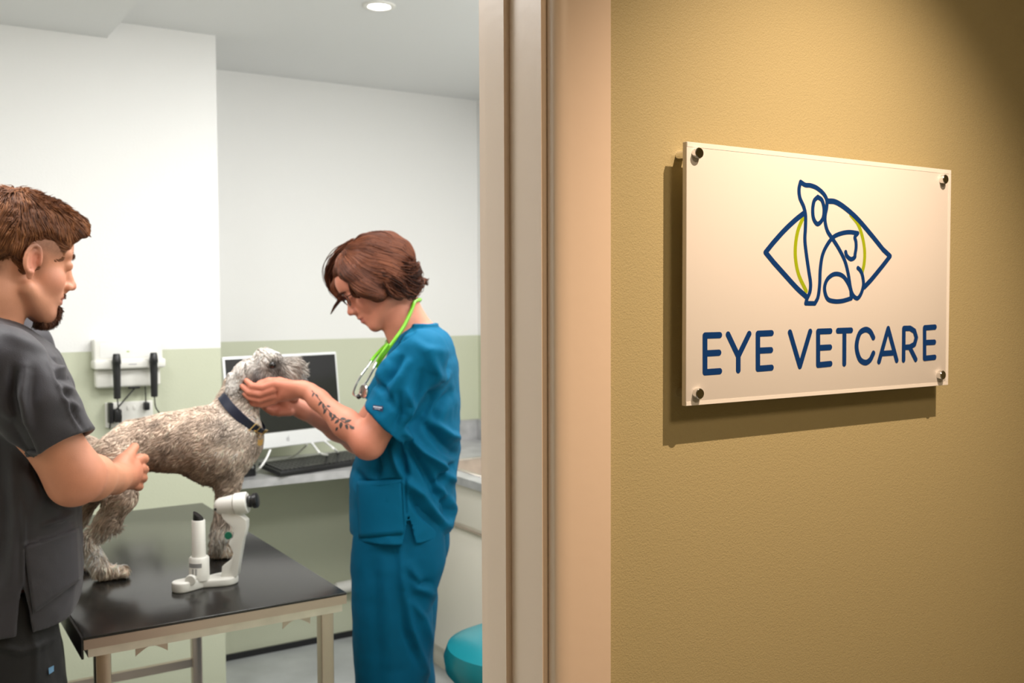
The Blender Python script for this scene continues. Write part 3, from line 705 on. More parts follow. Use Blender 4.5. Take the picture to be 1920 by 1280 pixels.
def folds(V, N, lines, side=None):
    """push cloth along its normals: lines = (pixel polyline, depth f, amplitude, width); soft ridges and valleys of real geometry"""
    D = np.zeros(len(V))
    for px, f, amp, wid in lines:
        P = np.array([q(u, v, f) for u, v in px]); c2 = V[:, [0, 2]]; best = np.full(len(V), 9.); tt = np.zeros(len(V)); m = len(P)-1
        sc_ = f/V[:, 1]; c2 = np.stack([V[:, 0]*sc_, EYE+(V[:, 2]-EYE)*sc_], 1)
        for i in range(m):
            a = P[i][[0, 2]]; b = P[i+1][[0, 2]]; ba = b-a; t = np.clip(((c2-a)@ba)/(ba@ba), 0, 1); d = np.linalg.norm(c2-a-t[:, None]*ba, axis=1)
            x = d < best; best[x] = d[x]; tt[x] = (i+t[x])/m
        D += amp*np.exp(-(best/wid)**2)*np.sin(pi*np.clip(tt*.86+.07, 0, 1))**.6*(N[:, 1] < .35)*np.exp(-(np.maximum(np.abs(V[:, 1]-f)-.10, 0)/.06)**2)
    return V+N*np.clip(D, -.016, .022)[:, None]
def body_obj(F, name, m, parent=None, tintf=None, lines=None, noise=None, smooth=2, **kw):
    V, Q, N = F.surf(smooth); V, Q, ok = islands(V, Q); N = N[ok]
    if noise: V = V+N*(noise[0]*vnoise(V, noise[1])+.4*noise[0]*vnoise(V, noise[1]*2.3, 3))[:, None]
    if lines: V = folds(V, N, lines)
    o = link(name, w3(V), Q, m, parent, smooth=True, tint=tintf(V, N) if tintf else None, **kw)
    return o, V, Q, N

def head(F, O, fw, up_, lf, s, k=.008, jz=1, jx=0):
    ax = [fw, lf, up_]
    T = lambda x, y, z: O+s*((x+(jx if z < -.04 else 0))*fw+y*lf+(z if z > -.04 else -.04+(z+.04)*jz)*up_)
    E = lambda c, r, k=k, op='u': F.ell(T(*c), [s*t for t in r], ax, k, op)
    C = lambda a, b, r1, r2=None, k=k, op='u': F.cap(T(*a), T(*b), s*r1, None if r2 is None else s*r2, k, op)
    E((-.004, 0, .045), (.096, .073, .083)); E((.035, 0, .045), (.063, .060, .060)); E((.044, 0, -.02), (.050, .054, .068), .012)
    E((.04, 0, -.06), (.052, .044, .04), .014)
    C((.072, .010, -.091), (.072, -.010, -.091), .0195, k=.012)
    for y in (1, -1):
        C((.010, .052*y, -.050), (.066, .020*y, -.090), .015, .015, k=.016)
        E((.056, .036*y, -.022), (.024, .020, .024), .014); C((.086, .008*y, .034), (.072, .046*y, .036), .011, .009, k=.010)
    for y in (1, -1):
        E((.101, .030*y, .014), (.015, .016, .012), .010, 's')
        E((.0815, .031*y, .014), (.0125, .014, .0115), .004)
        C((.0905, .019*y, .0185), (.0875, .043*y, .0175), .0022, k=.003); C((.0915, .020*y, .0105), (.0885, .042*y, .010), .0016, k=.003)
    E((.068, 0, -.052), (.032, .030, .030), .010)
    C((.091, 0, .022), (.111, 0, -.016), .0068, .0088, k=.009); E((.1135, 0, -.0205), (.0095, .0095, .0085), .006)
    for y in (1, -1):
        E((.103, .0115*y, -.0245), (.0095, .0065, .0075), .005); E((.107, .006*y, -.0325), (.0045, .0032, .003), .002, 's')
    C((.096, 0, .012), (.1005, 0, -.030), .0075, .008, k=.006)
    C((.0995, 0, -.036), (.100, 0, -.044), .004, .0045, k=.006)
    E((.0925, 0, -.0475), (.0105, .023, .0058), .004); E((.091, 0, -.0610), (.0105, .021, .0068), .004)
    C((.102, 0, -.0540), (.088, .026, -.0545), .0012, .0012, k=.0025, op='s'); C((.102, 0, -.0540), (.088, -.026, -.0545), .0012, .0012, k=.0025, op='s')
    for y in (1, -1):
        a2 = [unit(fw*.94-lf*y*.34+0*up_), unit(lf*y*.94+fw*.34), up_]
        F.ell(T(-.004, .074*y, .004), [s*.0170, s*.0075, s*.0285], a2, .004)
        F.ell(T(.001, .0835*y, .004), [s*.0115, s*.0055, s*.0225], a2, .003, 's')
        P = [T(-.004+.0150*cos(t), (.0785+.006*(1-cos(t))/2)*y, .004+.0275*sin(t)*(1 if sin(t) > 0 else .93)) for t in np.linspace(-.25*pi*0-.1, 1.62*pi, 15)]
        F.chain(P, [s*.0036]*15, .003); F.chain(P[2:12], [s*.003]*10, .003)
        P = [T(-.002+.0085*cos(t), .0800*y, .004+.017*sin(t)) for t in np.linspace(.3*pi, 1.5*pi, 8)]; F.chain(P, [s*.0026]*8, .003)
        F.ell(T(-.001, .0745*y, -.026), [s*.0075, s*.0055, s*.0095], a2, .004); F.ell(T(.0115, .075*y, .000), [s*.004, s*.005, s*.006], a2, .004)
        F.ell(T(.004, .081*y, -.004), [s*.0045, s*.006, s*.006], a2, .002, 's')
    return T
def headframe(az, pitch, roll=0):
    """az: heading clockwise from straight ahead (rad) in figure coordinates; pitch: face turned down"""
    h = A3(sin(az), cos(az), 0); fw = h*cos(pitch)-ZZ*sin(pitch); up_ = ZZ*cos(pitch)+h*sin(pitch); lf = np.cross(up_, fw)
    if roll: up_, lf = up_*cos(roll)+lf*sin(roll), lf*cos(roll)-up_*sin(roll)
    return fw, up_, lf
def local(V, O, fr_, s):
    D = (V-O)/s; return np.stack([D@fr_[0], D@fr_[2], D@fr_[1]], 1)   # x forward, y left, z up
def blob(V, c, r): return np.exp(-(np.linalg.norm((V-np.array(c))/np.array(r), axis=1))**2)
def mixc(c, col, w): return c*(1-w[:, None])+np.array(col)*w[:, None]
def skin_tint(V, L, base, hands, rough_w):
    c = np.tile(np.array(base), (len(V), 1)); n = vnoise(V, 45)*.5+vnoise(V, 110, 2)*.5; c = c*(1+.035*n[:, None])
    for p in ((.057, .038, -.022), (.057, -.038, -.022)): c = mixc(c, (.60, .18, .115), .5*blob(L, p, (.028, .028, .024)))
    for y in (1, -1): c = mixc(c, (.60, .17, .11), .6*blob(L, (0, .080*y, .002), (.02, .014, .032)))
    c = mixc(c, (.60, .18, .12), .5*blob(L, (.115, 0, -.022), (.014, .014, .012)))
    w = ((np.abs(L[:, 2]+.0545) < .0125-.25*np.abs(L[:, 1])) & (np.abs(L[:, 1]) < .025) & (L[:, 0] > .088)).astype(float)
    c = mixc(c, (.50, .15, .12), w*.8)
    for h_, r in hands: c = mixc(c, (.60, .185, .115), .55*blob(V, h_, (r, r, r)))
    return c

# ------------------------------------------------------------------ the dog
DA = unit(A3(.92, .39, 0)); DL = A3(-DA[1], DA[0], 0)     # heading, and its far side
fr0 = rf(at(203, 1088, 2, TZ)); ff0 = rf(at(408, 1050, 2, TZ))
F = Field((-1.12, 2.02, TZ-.01), (-.40, 2.72, 1.50), .004)
cz = lambda u, v, f: q(u, v, f)
trunk = [(224, 852, 2.27, .054), (256, 834, 2.285, .056), (320, 828, 2.31, .066), (385, 826, 2.335, .077), (428, 826, 2.355, .076), (442, 820, 2.37, .062)]
F.chain([cz(*t[:3]) for t in trunk], [t[3]-.004 for t in trunk], .03)
F.ell(cz(408, 845, 2.345), (.075, .062, .082), [DA, DL, ZZ], .03)
F.cap(cz(438, 800, 2.365), cz(462, 735, 2.40), .050, .038, .025)
F.cap(cz(425, 785, 2.36), cz(448, 725, 2.39), .038, .034, .025)
# near hind leg, far hind leg, front legs
def hind(o, near):
    hip = cz(216, 866, 2.235)+o; st_ = cz(226, 930, 2.205)+o; md = cz(205, 974, 2.20)+o; hk = cz(163, 1019, 2.19)+o; pw = A3(*(fr0[:2]+A3(-.012, 0)), TZ+.022)+o*A3(1, 1, 0)
    F.chain([hip, st_], [.050, .034], .03); F.chain([st_, md, hk], [.034, .025, .0150], .012); F.chain([hk, pw], [.017, .017], .01)
    F.cap(hk+DA*-.004, hk+DA*-.010+ZZ*.006, .014, .010, .008)
    F.cap(pw-ZZ*.003, pw+DA*.036-ZZ*.007, .0185, .0140, .008)
    for t in (-.011, -.004, .004, .011): F.cap(pw+DA*.03+DL*t-ZZ*.008, pw+DA*.046+DL*t*1.35-ZZ*.010, .0085, .0072, .003)
    return hk, pw
HN = hind(A3(0, 0, 0), 1); hind(DL*.105-DA*.065, 0)
def fore(o):
    sh_ = cz(428, 860, 2.32)+o; el = cz(428, 905, 2.325)+o; wr = cz(416, 995, 2.335)+o; pw = A3(ff0[0]-.004, ff0[1]+.01, TZ+.022)+o*A3(1, 1, 0)
    F.chain([sh_, el, wr, pw], [.044, .026, .0165, .0155], .015)
    F.cap(pw-ZZ*.005, pw+DA*.018-ZZ*.007, .0165, .0140, .006)
    for t in (-.011, -.004, .004, .011): F.cap(pw+DA*.014+DL*t*.9-ZZ*.009, pw+DA*.026+DL*t*1.2-ZZ*.012, .0080, .0068, .003)
fore(A3(0, 0, 0)); fore(DL*.085+DA*.012)
# head: skull, brow, muzzle, jaw
hd = unit(q(572, 694, 2.42)-q(478, 702, 2.40)); hu = unit(np.cross(unit(A3(-hd[1], hd[0], 0)), -hd)*-1); hl = np.cross(hu, hd)
F.ell(cz(478, 702, 2.40), (.052, .040, .041), [hd, hl, hu], .015); F.ell(cz(500, 688, 2.40), (.032, .032, .026), [hd, hl, hu], .012)
F.cap(cz(505, 694, 2.405), cz(549, 689, 2.415), .029, .0235, .014); F.cap(cz(500, 706, 2.405), cz(546, 702, 2.415), .024, .0225, .01); F.cap(cz(508, 676, 2.40), cz(494, 668, 2.40), .018, .018, .015)
F.ell(cz(512, 684, 2.372), (.010, .008, .006), [hd, hl, hu], .006, 's')
def dog_tint(V, N):
    c = np.tile(A3(.43, .33, .257), (len(V), 1)); n = vnoise(V, 30, 1); n2 = vnoise(V, 80, 4)
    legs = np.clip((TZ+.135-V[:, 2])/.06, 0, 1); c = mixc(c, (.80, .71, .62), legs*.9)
    neck = blob(V, q(450, 800, 2.36), (.05, .12, .09)); c = mixc(c, (.62, .56, .50), np.clip(neck, 0, 1)*.6)
    hw = np.clip((V[:, 0]-q(436, 700, 2.4)[0])/.02, 0, 1)*np.clip((V[:, 2]-q(450, 745, 2.4)[2])/.02, 0, 1)
    c = mixc(c, (.70, .64, .58), hw*.9)
    for u, v, r, w, k in ((480, 702, .026, .9, (.17, .16, .16)), (515, 684, .023, 1, (.03, .02, .016)), (515, 684, .021, .9, (.02, .015, .012)), (547, 708, .020, .8, (.86, .78, .68)), (498, 658, .018, .8, (.88, .82, .75)), (462, 704, .012, .6, (.80, .72, .62)), (550, 684, .018, .75, (.20, .18, .165)), (474, 716, .014, .7, (.12, .11, .10)), (458, 735, .020, .85, (.09, .07, .055)), (535, 672, .008, .6, (.1, .1, .11))):  # fur markings; the dark blob below the ear is its shade, painted in
        c = mixc(c, k, w*blob(V, q(u, v, 2.36), (r, .07, r)))
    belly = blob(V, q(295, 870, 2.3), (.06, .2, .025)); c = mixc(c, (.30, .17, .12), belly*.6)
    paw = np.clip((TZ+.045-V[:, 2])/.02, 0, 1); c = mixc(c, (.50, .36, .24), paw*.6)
    return np.clip(c*(1+.38*n+.30*n2)[:, None], .01, .9)
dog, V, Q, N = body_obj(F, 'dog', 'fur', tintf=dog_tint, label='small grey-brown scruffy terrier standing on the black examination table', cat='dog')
# coat
def coat(V, Q, N, n, seed=3):
    A = V[Q[:, 0]]; ar = np.linalg.norm(np.cross(V[Q[:, 2]]-A, V[Q[:, 1]]-A), axis=1); g = np.random.default_rng(seed)
    i = g.choice(len(Q), n, p=ar/ar.sum()); a, b = g.random((2, n, 1)); q4 = V[Q[i]]; p = (q4[:, 0]*(1-a)+q4[:, 1]*a)*(1-b)+(q4[:, 3]*(1-a)+q4[:, 2]*a)*b
    return p, unit(N[Q[i, 0]]), g
p, nn, g = coat(V, Q, N, 62000)
low = np.clip((TZ+.15-p[:, 2])/.05, 0, 1); headw = (np.clip((p[:, 0]-q(440, 700, 2.4)[0])/.02, 0, 1)*np.clip((p[:, 2]-q(450, 740, 2.4)[2])/.02, 0, 1))
flow = np.tile(-DA*.75-ZZ*.65, (len(p), 1)); flow = flow*(1-low[:, None])+low[:, None]*(-ZZ*1.0-DA*.25)
muz = headw*np.clip((p[:, 0]-q(520, 700, 2.4)[0])/.03, 0, 1); flow = flow*(1-headw[:, None])+headw[:, None]*(hd*.35-ZZ*.5-DA*.2); flow = flow*(1-muz[:, None])+muz[:, None]*(hd*.7-ZZ*.75)
cl = np.stack([vnoise(p, 55, k) for k in (5, 6, 7)], 1); cl2 = np.stack([vnoise(p, 150, k) for k in (8, 9, 10)], 1)
d = unit(flow+cl*.9+cl2*.5); d = d-nn*(d*nn).sum(1, keepdims=True); d = unit(d)
ln = .013*(1-headw)+.013*headw+.010*muz+.008*low; ln *= (.6+.7*g.random(len(p)))*np.clip((p[:, 2]-TZ)/.03, .22, 1)
top = headw*blob(p, q(505, 668, 2.4), (.025, .06, .014)); ln *= 1+.8*top; ln *= 1-.55*blob(p, q(513, 682, 2.36), (.022, .07, .022))
lift = .42+.25*cl[:, :1]; st = unit(d+nn*lift); st2 = unit(st*.6+d*.5+unit(flow)*.25-nn*.1); st3 = unit(st2+unit(flow)*.5+cl2*.3-nn*.2)
st = unit(st+top[:, None]*ZZ*1.2)
P0 = p-nn*.001; P1 = P0+st*ln[:, None]*.4; P2 = P1+st2*ln[:, None]*.35; P3 = P2+st3*ln[:, None]*.3
P = np.stack([P0, P1, P2, P3], 1); P[..., 2] = np.maximum(P[..., 2], TZ+.0007)
eyew = np.linalg.norm((p-q(512, 683, 2.365))*A3(1, .35, 1), axis=1) > .0125
tc = dog_tint(p, nn)*(.70+.72*g.random((len(p), 1))); lite = g.random(len(p)) < .22; tc[lite] = tc[lite]*1.45+.03; tc = np.clip(tc, .01, .85)
R = np.array([.0009, .00085, .0006, .00012])[None]*(1+.4*g.random((len(p), 1)))
strands(P[eyew], R[eyew], tc[eyew], 'coat', 'fur', dog, kind='stuff')
# ear folded back, with long white fringe; eyes; nose
F = Field(q(405, 775, 2.30), q(480, 650, 2.46), .002)
e1_ = unit(q(430, 742, 2.34)-q(456, 690, 2.362)); e2_ = unit(np.cross(e1_, A3(.25, -1, .1))); e3_ = np.cross(e1_, e2_)
F.ell(cz(444, 712, 2.350), (.037, .014, .0055), [e1_, e2_, e3_], .008); F.cap(cz(457, 688, 2.366), cz(450, 700, 2.356), .012, .009, .01); F.cap(cz(431, 702, 2.352), cz(428, 738, 2.343), .0055, .0045, .008)
er, V2, Q2, N2 = body_obj(F, 'ear', 'fur', dog, tintf=lambda V, N: np.clip(mixc(np.tile(A3(.80, .75, .70), (len(V), 1)), (.30, .18, .11), blob(V, q(450, 708, 2.345), (.010, .03, .022)))*(1+.1*vnoise(V, 200)[:, None]), 0, .9))
p, nn, g = coat(V2, Q2, N2, 900, 5); t = unit(e1_+A3(0, 0, -.3)+np.stack([vnoise(p, 120, k) for k in (1, 2, 3)], 1)*.4)
ln = .004+.005*g.random((len(p), 1)); P = np.stack([p, p+unit(t+nn*.25)*ln*.4, p+unit(t+nn*.15)*ln*.8, p+t*ln*1.15], 1)
strands(P, np.tile(np.array([.0009, .0008, .0005, .0001]), (len(p), 1)), np.clip(A3(.80, .75, .70)*(.6+.6*g.random((len(p), 1))), 0, .85), 'ear_fringe', 'fur', er, kind='stuff')
for s_, f_ in ((1, 2.3665), (-1, 2.432)):
    MB().lathe(w3(q(512, 684, f_)+A3(0, -.0045*s_, 0)), w3(A3(.2*s_, s_, 0)), [(.011*sin(t)-0, .0088*cos(t)) for t in np.linspace(-1.2, 1.5, 9)], 20).build('eye', 'eye', dog, smooth=True)
MB().lathe(w3(q(561, 686, 2.423)), w3(hd), [(-.008, .004), (-.002, .010), (.004, .0095), (.008, .004), (.0085, 0)], 20).build('nose', 'eye', dog, smooth=True)

# collar with buckle and tag
ca, cb = q(421, 744, 2.36), q(488, 806, 2.38); cc = (ca+cb)/2; hx = (cb-ca)/2; ra = np.linalg.norm(hx)*1.12; hx = unit(hx); hy = unit(A3(-.15, 1, 0)-hx*(A3(-.15, 1, 0)@hx)); hn = np.cross(hx, hy)
def col(t, off=0, sh=0): return w3(cc+hx*(ra+off)*cos(t)+hy*(.062+off)*sin(t)+hn*sh)
co = empty('dog_collar', w3(cc-ZZ*ra), 'dark navy leather collar with brass buckle around the grey dog\'s neck', 'collar')
ts = np.linspace(0, 2*pi, 49)[:-1]; wv = .0115
M_ = MB(); Vv = []
for t in ts: Vv += [col(t, 0, -wv), col(t, 0, wv), col(t, .0035, wv*.9), col(t, .0035, -wv*.9)]
M_.add(Vv, [(4*i+a, 4*i+(a+1) % 4, 4*((i+1) % 48)+(a+1) % 4, 4*((i+1) % 48)+a) for i in range(48) for a in range(4)]); M_.build('strap', 'navy_leather', co, smooth=True)
def loop(t0, t1, off, w_): return [col(t0, off, -w_), col(t0, off, w_), col((t0+t1)/2, off+.001, w_), col(t1, off, w_), col(t1, off, -w_), col((t0+t1)/2, off+.001, -w_)]
MB().tube(loop(-1.05, -.80, .0055, .0135), .0016, 8, closed=True).build('buckle', 'brass', co, smooth=True)
MB().tube([col(-.93, .007, -.001), col(-.55, .008, 0)], .0013, 8).build('buckle_pin', 'brass', co)
MB().tube(loop(-.38, -.16, .0055, .0135), .0017, 8, closed=True).build('keeper', 'brass', co, smooth=True)
rc = q(487, 816, 2.335)
MB().tube([w3(rc+A3(.004*cos(t), 0, .006*sin(t))) for t in np.linspace(0, 2*pi, 15)[:-1]], .0009, 6, closed=True).build('ring', 'brass', co, smooth=True)
tg = rc-ZZ*.016; O_ = [(-.0065, .0095), (-.0072, .002), (-.0058, -.006), (0, -.0095), (.0058, -.006), (.0072, .002), (.0065, .0095), (.0035, .0055), (-.0035, .0055)]
MB().prism([w3(tg+A3(x, 0, z)) for x, z in O_], w3(A3(0, .0015, 0))).build('name_tag', 'brass', co)

# ------------------------------------------------------------------ the woman
WF = 2.46; WFC = headframe(radians(-94), radians(33)); WFW, WUP, WLF = WFC; WS = .91
wear = q(713, 530, WF-.07); WO = wear-WLF*.074*WS
F = Field((-.74, 2.18, -.01), (-.02, 2.80, 1.70), .0031)
T = head(F, WO, WFW, WUP, WLF, WS, jz=.85, jx=.004)
F.ell(T(.058, 0, .050), [.052*WS, .054*WS, .046*WS], [WFW, WLF, WUP], .012); F.cap(T(.094, .014, .034), T(.094, -.014, .034), .010*WS, None, .01)
F.chain([T(-.022, 0, -.02), q(757, 598, WF), q(786, 640, WF)], [.050, .047, .056], .02); F.chain([T(.000, 0, -.045), q(752, 622, WF), q(765, 650, WF)], [.034, .036, .045], .012)
sh = q(792, 668, WF); SHN, SHF = q(790, 668, WF-.165), q(784, 668, WF+.175)
F.chain([SHN-ZZ*.006, q(788, 646, WF), SHF-ZZ*.006], [.030, .036, .030], .03)
F.loft([(q(780, 650, WF)[2], q(782, 650, WF)[0], WF, .05, .105), (q(780, 720, WF)[2], q(786, 720, WF)[0], WF, .085, .155), (q(780, 800, WF)[2], q(778, 800, WF)[0], WF, .085, .13), (q(780, 880, WF)[2], q(765, 880, WF)[0], WF, .085, .125), (q(760, 980, WF)[2], q(755, 980, WF)[0], WF, .085, .13), (q(760, 1040, WF)[2], q(755, 1040, WF)[0], WF, .08, .13)], A3(-1, 0, 0), q(760, 1050, WF)[2], q(760, 650, WF)[2], .02)
for s_ in (-1, 1):
    F.chain([q(752, 1030, WF+.075*s_), A3(q(748, 1030, WF)[0], WF+.08*s_, .47), A3(q(750, 1030, WF)[0], WF+.085*s_, .09)], [.064, .050, .034], .02)
    F.chain([A3(q(756, 1030, WF)[0], WF+.085*s_, .05), A3(q(756, 1030, WF)[0]-.14, WF+.10*s_, .03)], [.035, .026], .02)
# near arm and hand
EN = q(692, 832, 2.275); WN = q(580, 734, 2.345)
F.chain([SHN, SHN*.35+EN*.65, EN], [.036, .037, .036], .02); F.cap(EN, EN+(EN-SHN)*.035, .030, .022, .01)
F.chain([EN+A3(-.004, 0, .006), EN*.62+WN*.38, WN*.85+EN*.15, WN], [.034, .0315, .0215, .0190], .02)
PN = q(536, 733, 2.345); F.chain([WN, q(566, 729, 2.343), PN], [.0185, .0180, .0195], .012)
F.chain([q(550, 724, 2.335), q(519, 720, 2.335)], [.0135, .0108], .010); F.chain([q(548, 738, 2.35), q(515, 746, 2.35)], [.0150, .0115], .010)
hd_ = [([(516, 717, 2.336), (492, 724, 2.332), (473, 722, 2.338), (462, 712, 2.348)], [.0115, .0095, .0088, .0072]),
       ([(513, 728, 2.336), (487, 737, 2.334), (467, 733, 2.340), (454, 722, 2.350)], [.0115, .0095, .0088, .0072]),
       ([(512, 740, 2.342), (488, 748, 2.340), (469, 744, 2.346), (457, 736, 2.354)], [.0110, .0090, .0083, .0070]),
       ([(514, 750, 2.350), (492, 757, 2.350), (476, 755, 2.354), (466, 750, 2.360)], [.0100, .0082, .0075, .0065])]
for P, R in hd_: F.chain([q(p[0], p[1]+1.5, p[2]) for p in P], [r*.93 for r in R], .0022)
F.chain([q(550, 723, 2.350), q(525, 714, 2.352), q(504, 714, 2.348), q(487, 718, 2.345)], [.0125, .0092, .0085, .0072], .004)
# far arm and hand
EF = q(672, 822, 2.62); WFR = q(572, 770, 2.48)
F.chain([SHF, EF], [.044, .038], .02); F.chain([EF, EF*.6+WFR*.4, WFR], [.036, .031, .0215], .02)
F.chain([WFR, q(540, 756, 2.465)], [.022, .024], .01)
for P, R in [([(545, 742, 2.46), (520, 738, 2.455), (505, 732, 2.45), (497, 724, 2.448)], [.0125, .0095, .0085, .0072]),
             ([(538, 755, 2.462), (514, 756, 2.46), (496, 750, 2.458), (486, 742, 2.455)], [.0125, .0098, .0088, .0075]),
             ([(538, 765, 2.455), (516, 768, 2.45), (500, 765, 2.448), (489, 758, 2.445)], [.0120, .0095, .0085, .0072]),
             ([(545, 772, 2.448), (524, 774, 2.44), (511, 773, 2.437), (502, 769, 2.435)], [.0105, .0085, .0076, .0066]),
             ([(552, 745, 2.448), (534, 729, 2.44), (521, 722, 2.435)], [.0125, .0098, .0082])]:
    F.chain([q(*p) for p in P], R, .0035)
def wtint(V, N):
    return skin_tint(V, local(V, WO, WFC, WS), (.63, .24, .15), [(q(490, 735, 2.34), .055), (q(530, 730, 2.34), .04), (q(520, 760, 2.46), .06), (EN, .045)], 0)
woman, V, Q, N = body_obj(F, 'person', 'skin', tintf=wtint, smooth=1, label='woman in teal blue scrubs with short brown hair, holding the dog\'s chin', cat='person')
WSKIN = F
# trousers
def sec(v, uL, uR, half, f=WF):
    a, b = q(uL, v, f), q(uR, v, f); return (a[2], (a[0]+b[0])/2, f, (b[0]-a[0])/2, half)
G = Field((-.52, 2.24, .02), (-.05, 2.70, 1.10), .004)
for s_ in (-1, 1):
    ff = WF+.078*s_
    L = [sec(915, 680, 832, .076), sec(960, 676, 836, .080), sec(1010, 669, 838, .088), sec(1040, 668, 840, .092), sec(1080, 669, 826, .095), sec(1120, 671, 814, .098), sec(1150, 671, 817, .095), sec(1220, 674, 811, .09), sec(1260, 676, 806, .09), sec(1300, 677, 812, .09)]
    L = [(z, cr, ff, a, b) for z, cr, _, a, b in L]; zl = L[-1]
    L += [(.25, zl[1], ff, .085, .085), (.06, zl[1], ff, .082, .085)]
    G.loft(L, A3(-1, 0, 0), .045, q(760, 925, WF)[2], .02, n=2.3)
wl_ = [([(752, 1030), (757, 1110), (770, 1180), (800, 1260)], WF-.15, .010, .010), ([(770, 1060), (785, 1100), (812, 1115)], WF-.15, .008, .012), ([(765, 1075), (785, 1095), (806, 1092)], WF-.15, -.006, .008),
       ([(757, 1110), (762, 1180), (790, 1250)], WF-.15, -.008, .010), ([(775, 1130), (795, 1160), (812, 1215)], WF-.15, .006, .009), ([(720, 1060), (728, 1140), (722, 1270)], WF-.15, .004, .02), ([(700, 1040), (704, 1150), (712, 1270)], WF-.15, -.004, .016)]
wl_ = [(a, f_, am*1.5, w_) for a, f_, am, w_ in wl_]
tr, *_ = body_obj(G, 'trousers', 'blue_trousers', woman, lines=wl_, noise=(.0022, 22))
# tunic with sleeves
hem = q(755, 1021, 2.29)[2]
G = Field((-.50, 2.16, hem-.03), (-.03, 2.78, q(760, 590, WF)[2]), .0033)
TS = [sec(612, 772, 818, .060), sec(626, 752, 838, .125), sec(645, 734, 850, .168), sec(680, 722, 858, .178), sec(730, 706, 861, .172), sec(790, 688, 862, .160), sec(840, 672, 863, .160), sec(870, 662, 861, .165), sec(900, 657, 855, .17), (sec(960, 657, 852, .172)), sec(1020, 664, 847, .188)]
hem = q(755, 1021, 2.29)[2]
G.loft(TS, A3(-1, 0, 0), hem, q(790, 606, WF)[2], .012, n=2.1)
CUN = q(721, 797, 2.28); cdir = unit(EN-SHN)
def sleeve(S0, E0, C0):
    d = unit(E0-S0); G.chain([S0+A3(.0, 0, .005), S0*.45+C0*.55, C0+d*.03], [.061, .063, .062], .03)
    c = C0+d*.045; ax = [d, unit(np.cross(d, A3(0, 1, 0))), unit(np.cross(d, np.cross(d, A3(0, 1, 0))))]
    return d
dN = sleeve(SHN, EN, CUN); CUF = SHF+(EF-SHF)*.62; dF = sleeve(SHF, EF, CUF)
def cutplane(G, p, n, rad):
    """remove cloth beyond a cuff plane, only within rad of the limb"""
    w, g = G._win(p-rad, p+rad, 0)
    if w is None: return
    x = [g[i]-p[i] for i in range(3)]; a = x[0]*n[0]+x[1]*n[1]+x[2]*n[2]; r = np.sqrt(x[0]**2+x[1]**2+x[2]**2)
    d = np.maximum(-a, r-rad*.98); G.D[w] = np.maximum(G.D[w], -d.astype(np.float32))
cn = unit(cdir*.9+A3(-.25, 0, .1))

def sleeve_field(C0, cn_, S0, E0, extra):
    """sleeve as its own volume so that its cuff can be cut square and hollow"""
    S_ = G.like(); d = unit(E0-S0)
    S_.chain([S0+A3(.004, 0, .004), S0*.5+C0*.5, C0+d*.05], [.060, .060, .061+extra], .02)
    w, g = S_._win(G.lo, G.lo+(G.n-1)*G.h, 0); a = sum((g[i]-C0[i])*cn_[i] for i in range(3)); S_.D = np.maximum(S_.D, a.astype(np.float32))
    S_.cap(C0-d*.035, C0+d*.05, .036, .056, .003, 's'); return S_.D
G.D = G.like().D
G.loft(TS, A3(-1, 0, 0), hem, q(790, 606, WF)[2], .012, n=2.1)
for C0, S0, E0, n0 in ((CUN, SHN, EN, cn), (CUF, SHF, EF, unit(EF-SHF))):
    d = sleeve_field(C0, n0, S0, E0, 0); t = np.clip(.5+.5*(G.D-d)/.022, 0, 1); G.D = (G.D*(1-t)+d*t-.022*t*(1-t)).astype(np.float32)
G.cap(q(789, 576, WF), q(768, 604, WF), .051, .048, .006, 's')          # neckline
G.cap(q(764, 608, WF), q(738, 652, WF), .048, .016, .006, 's')
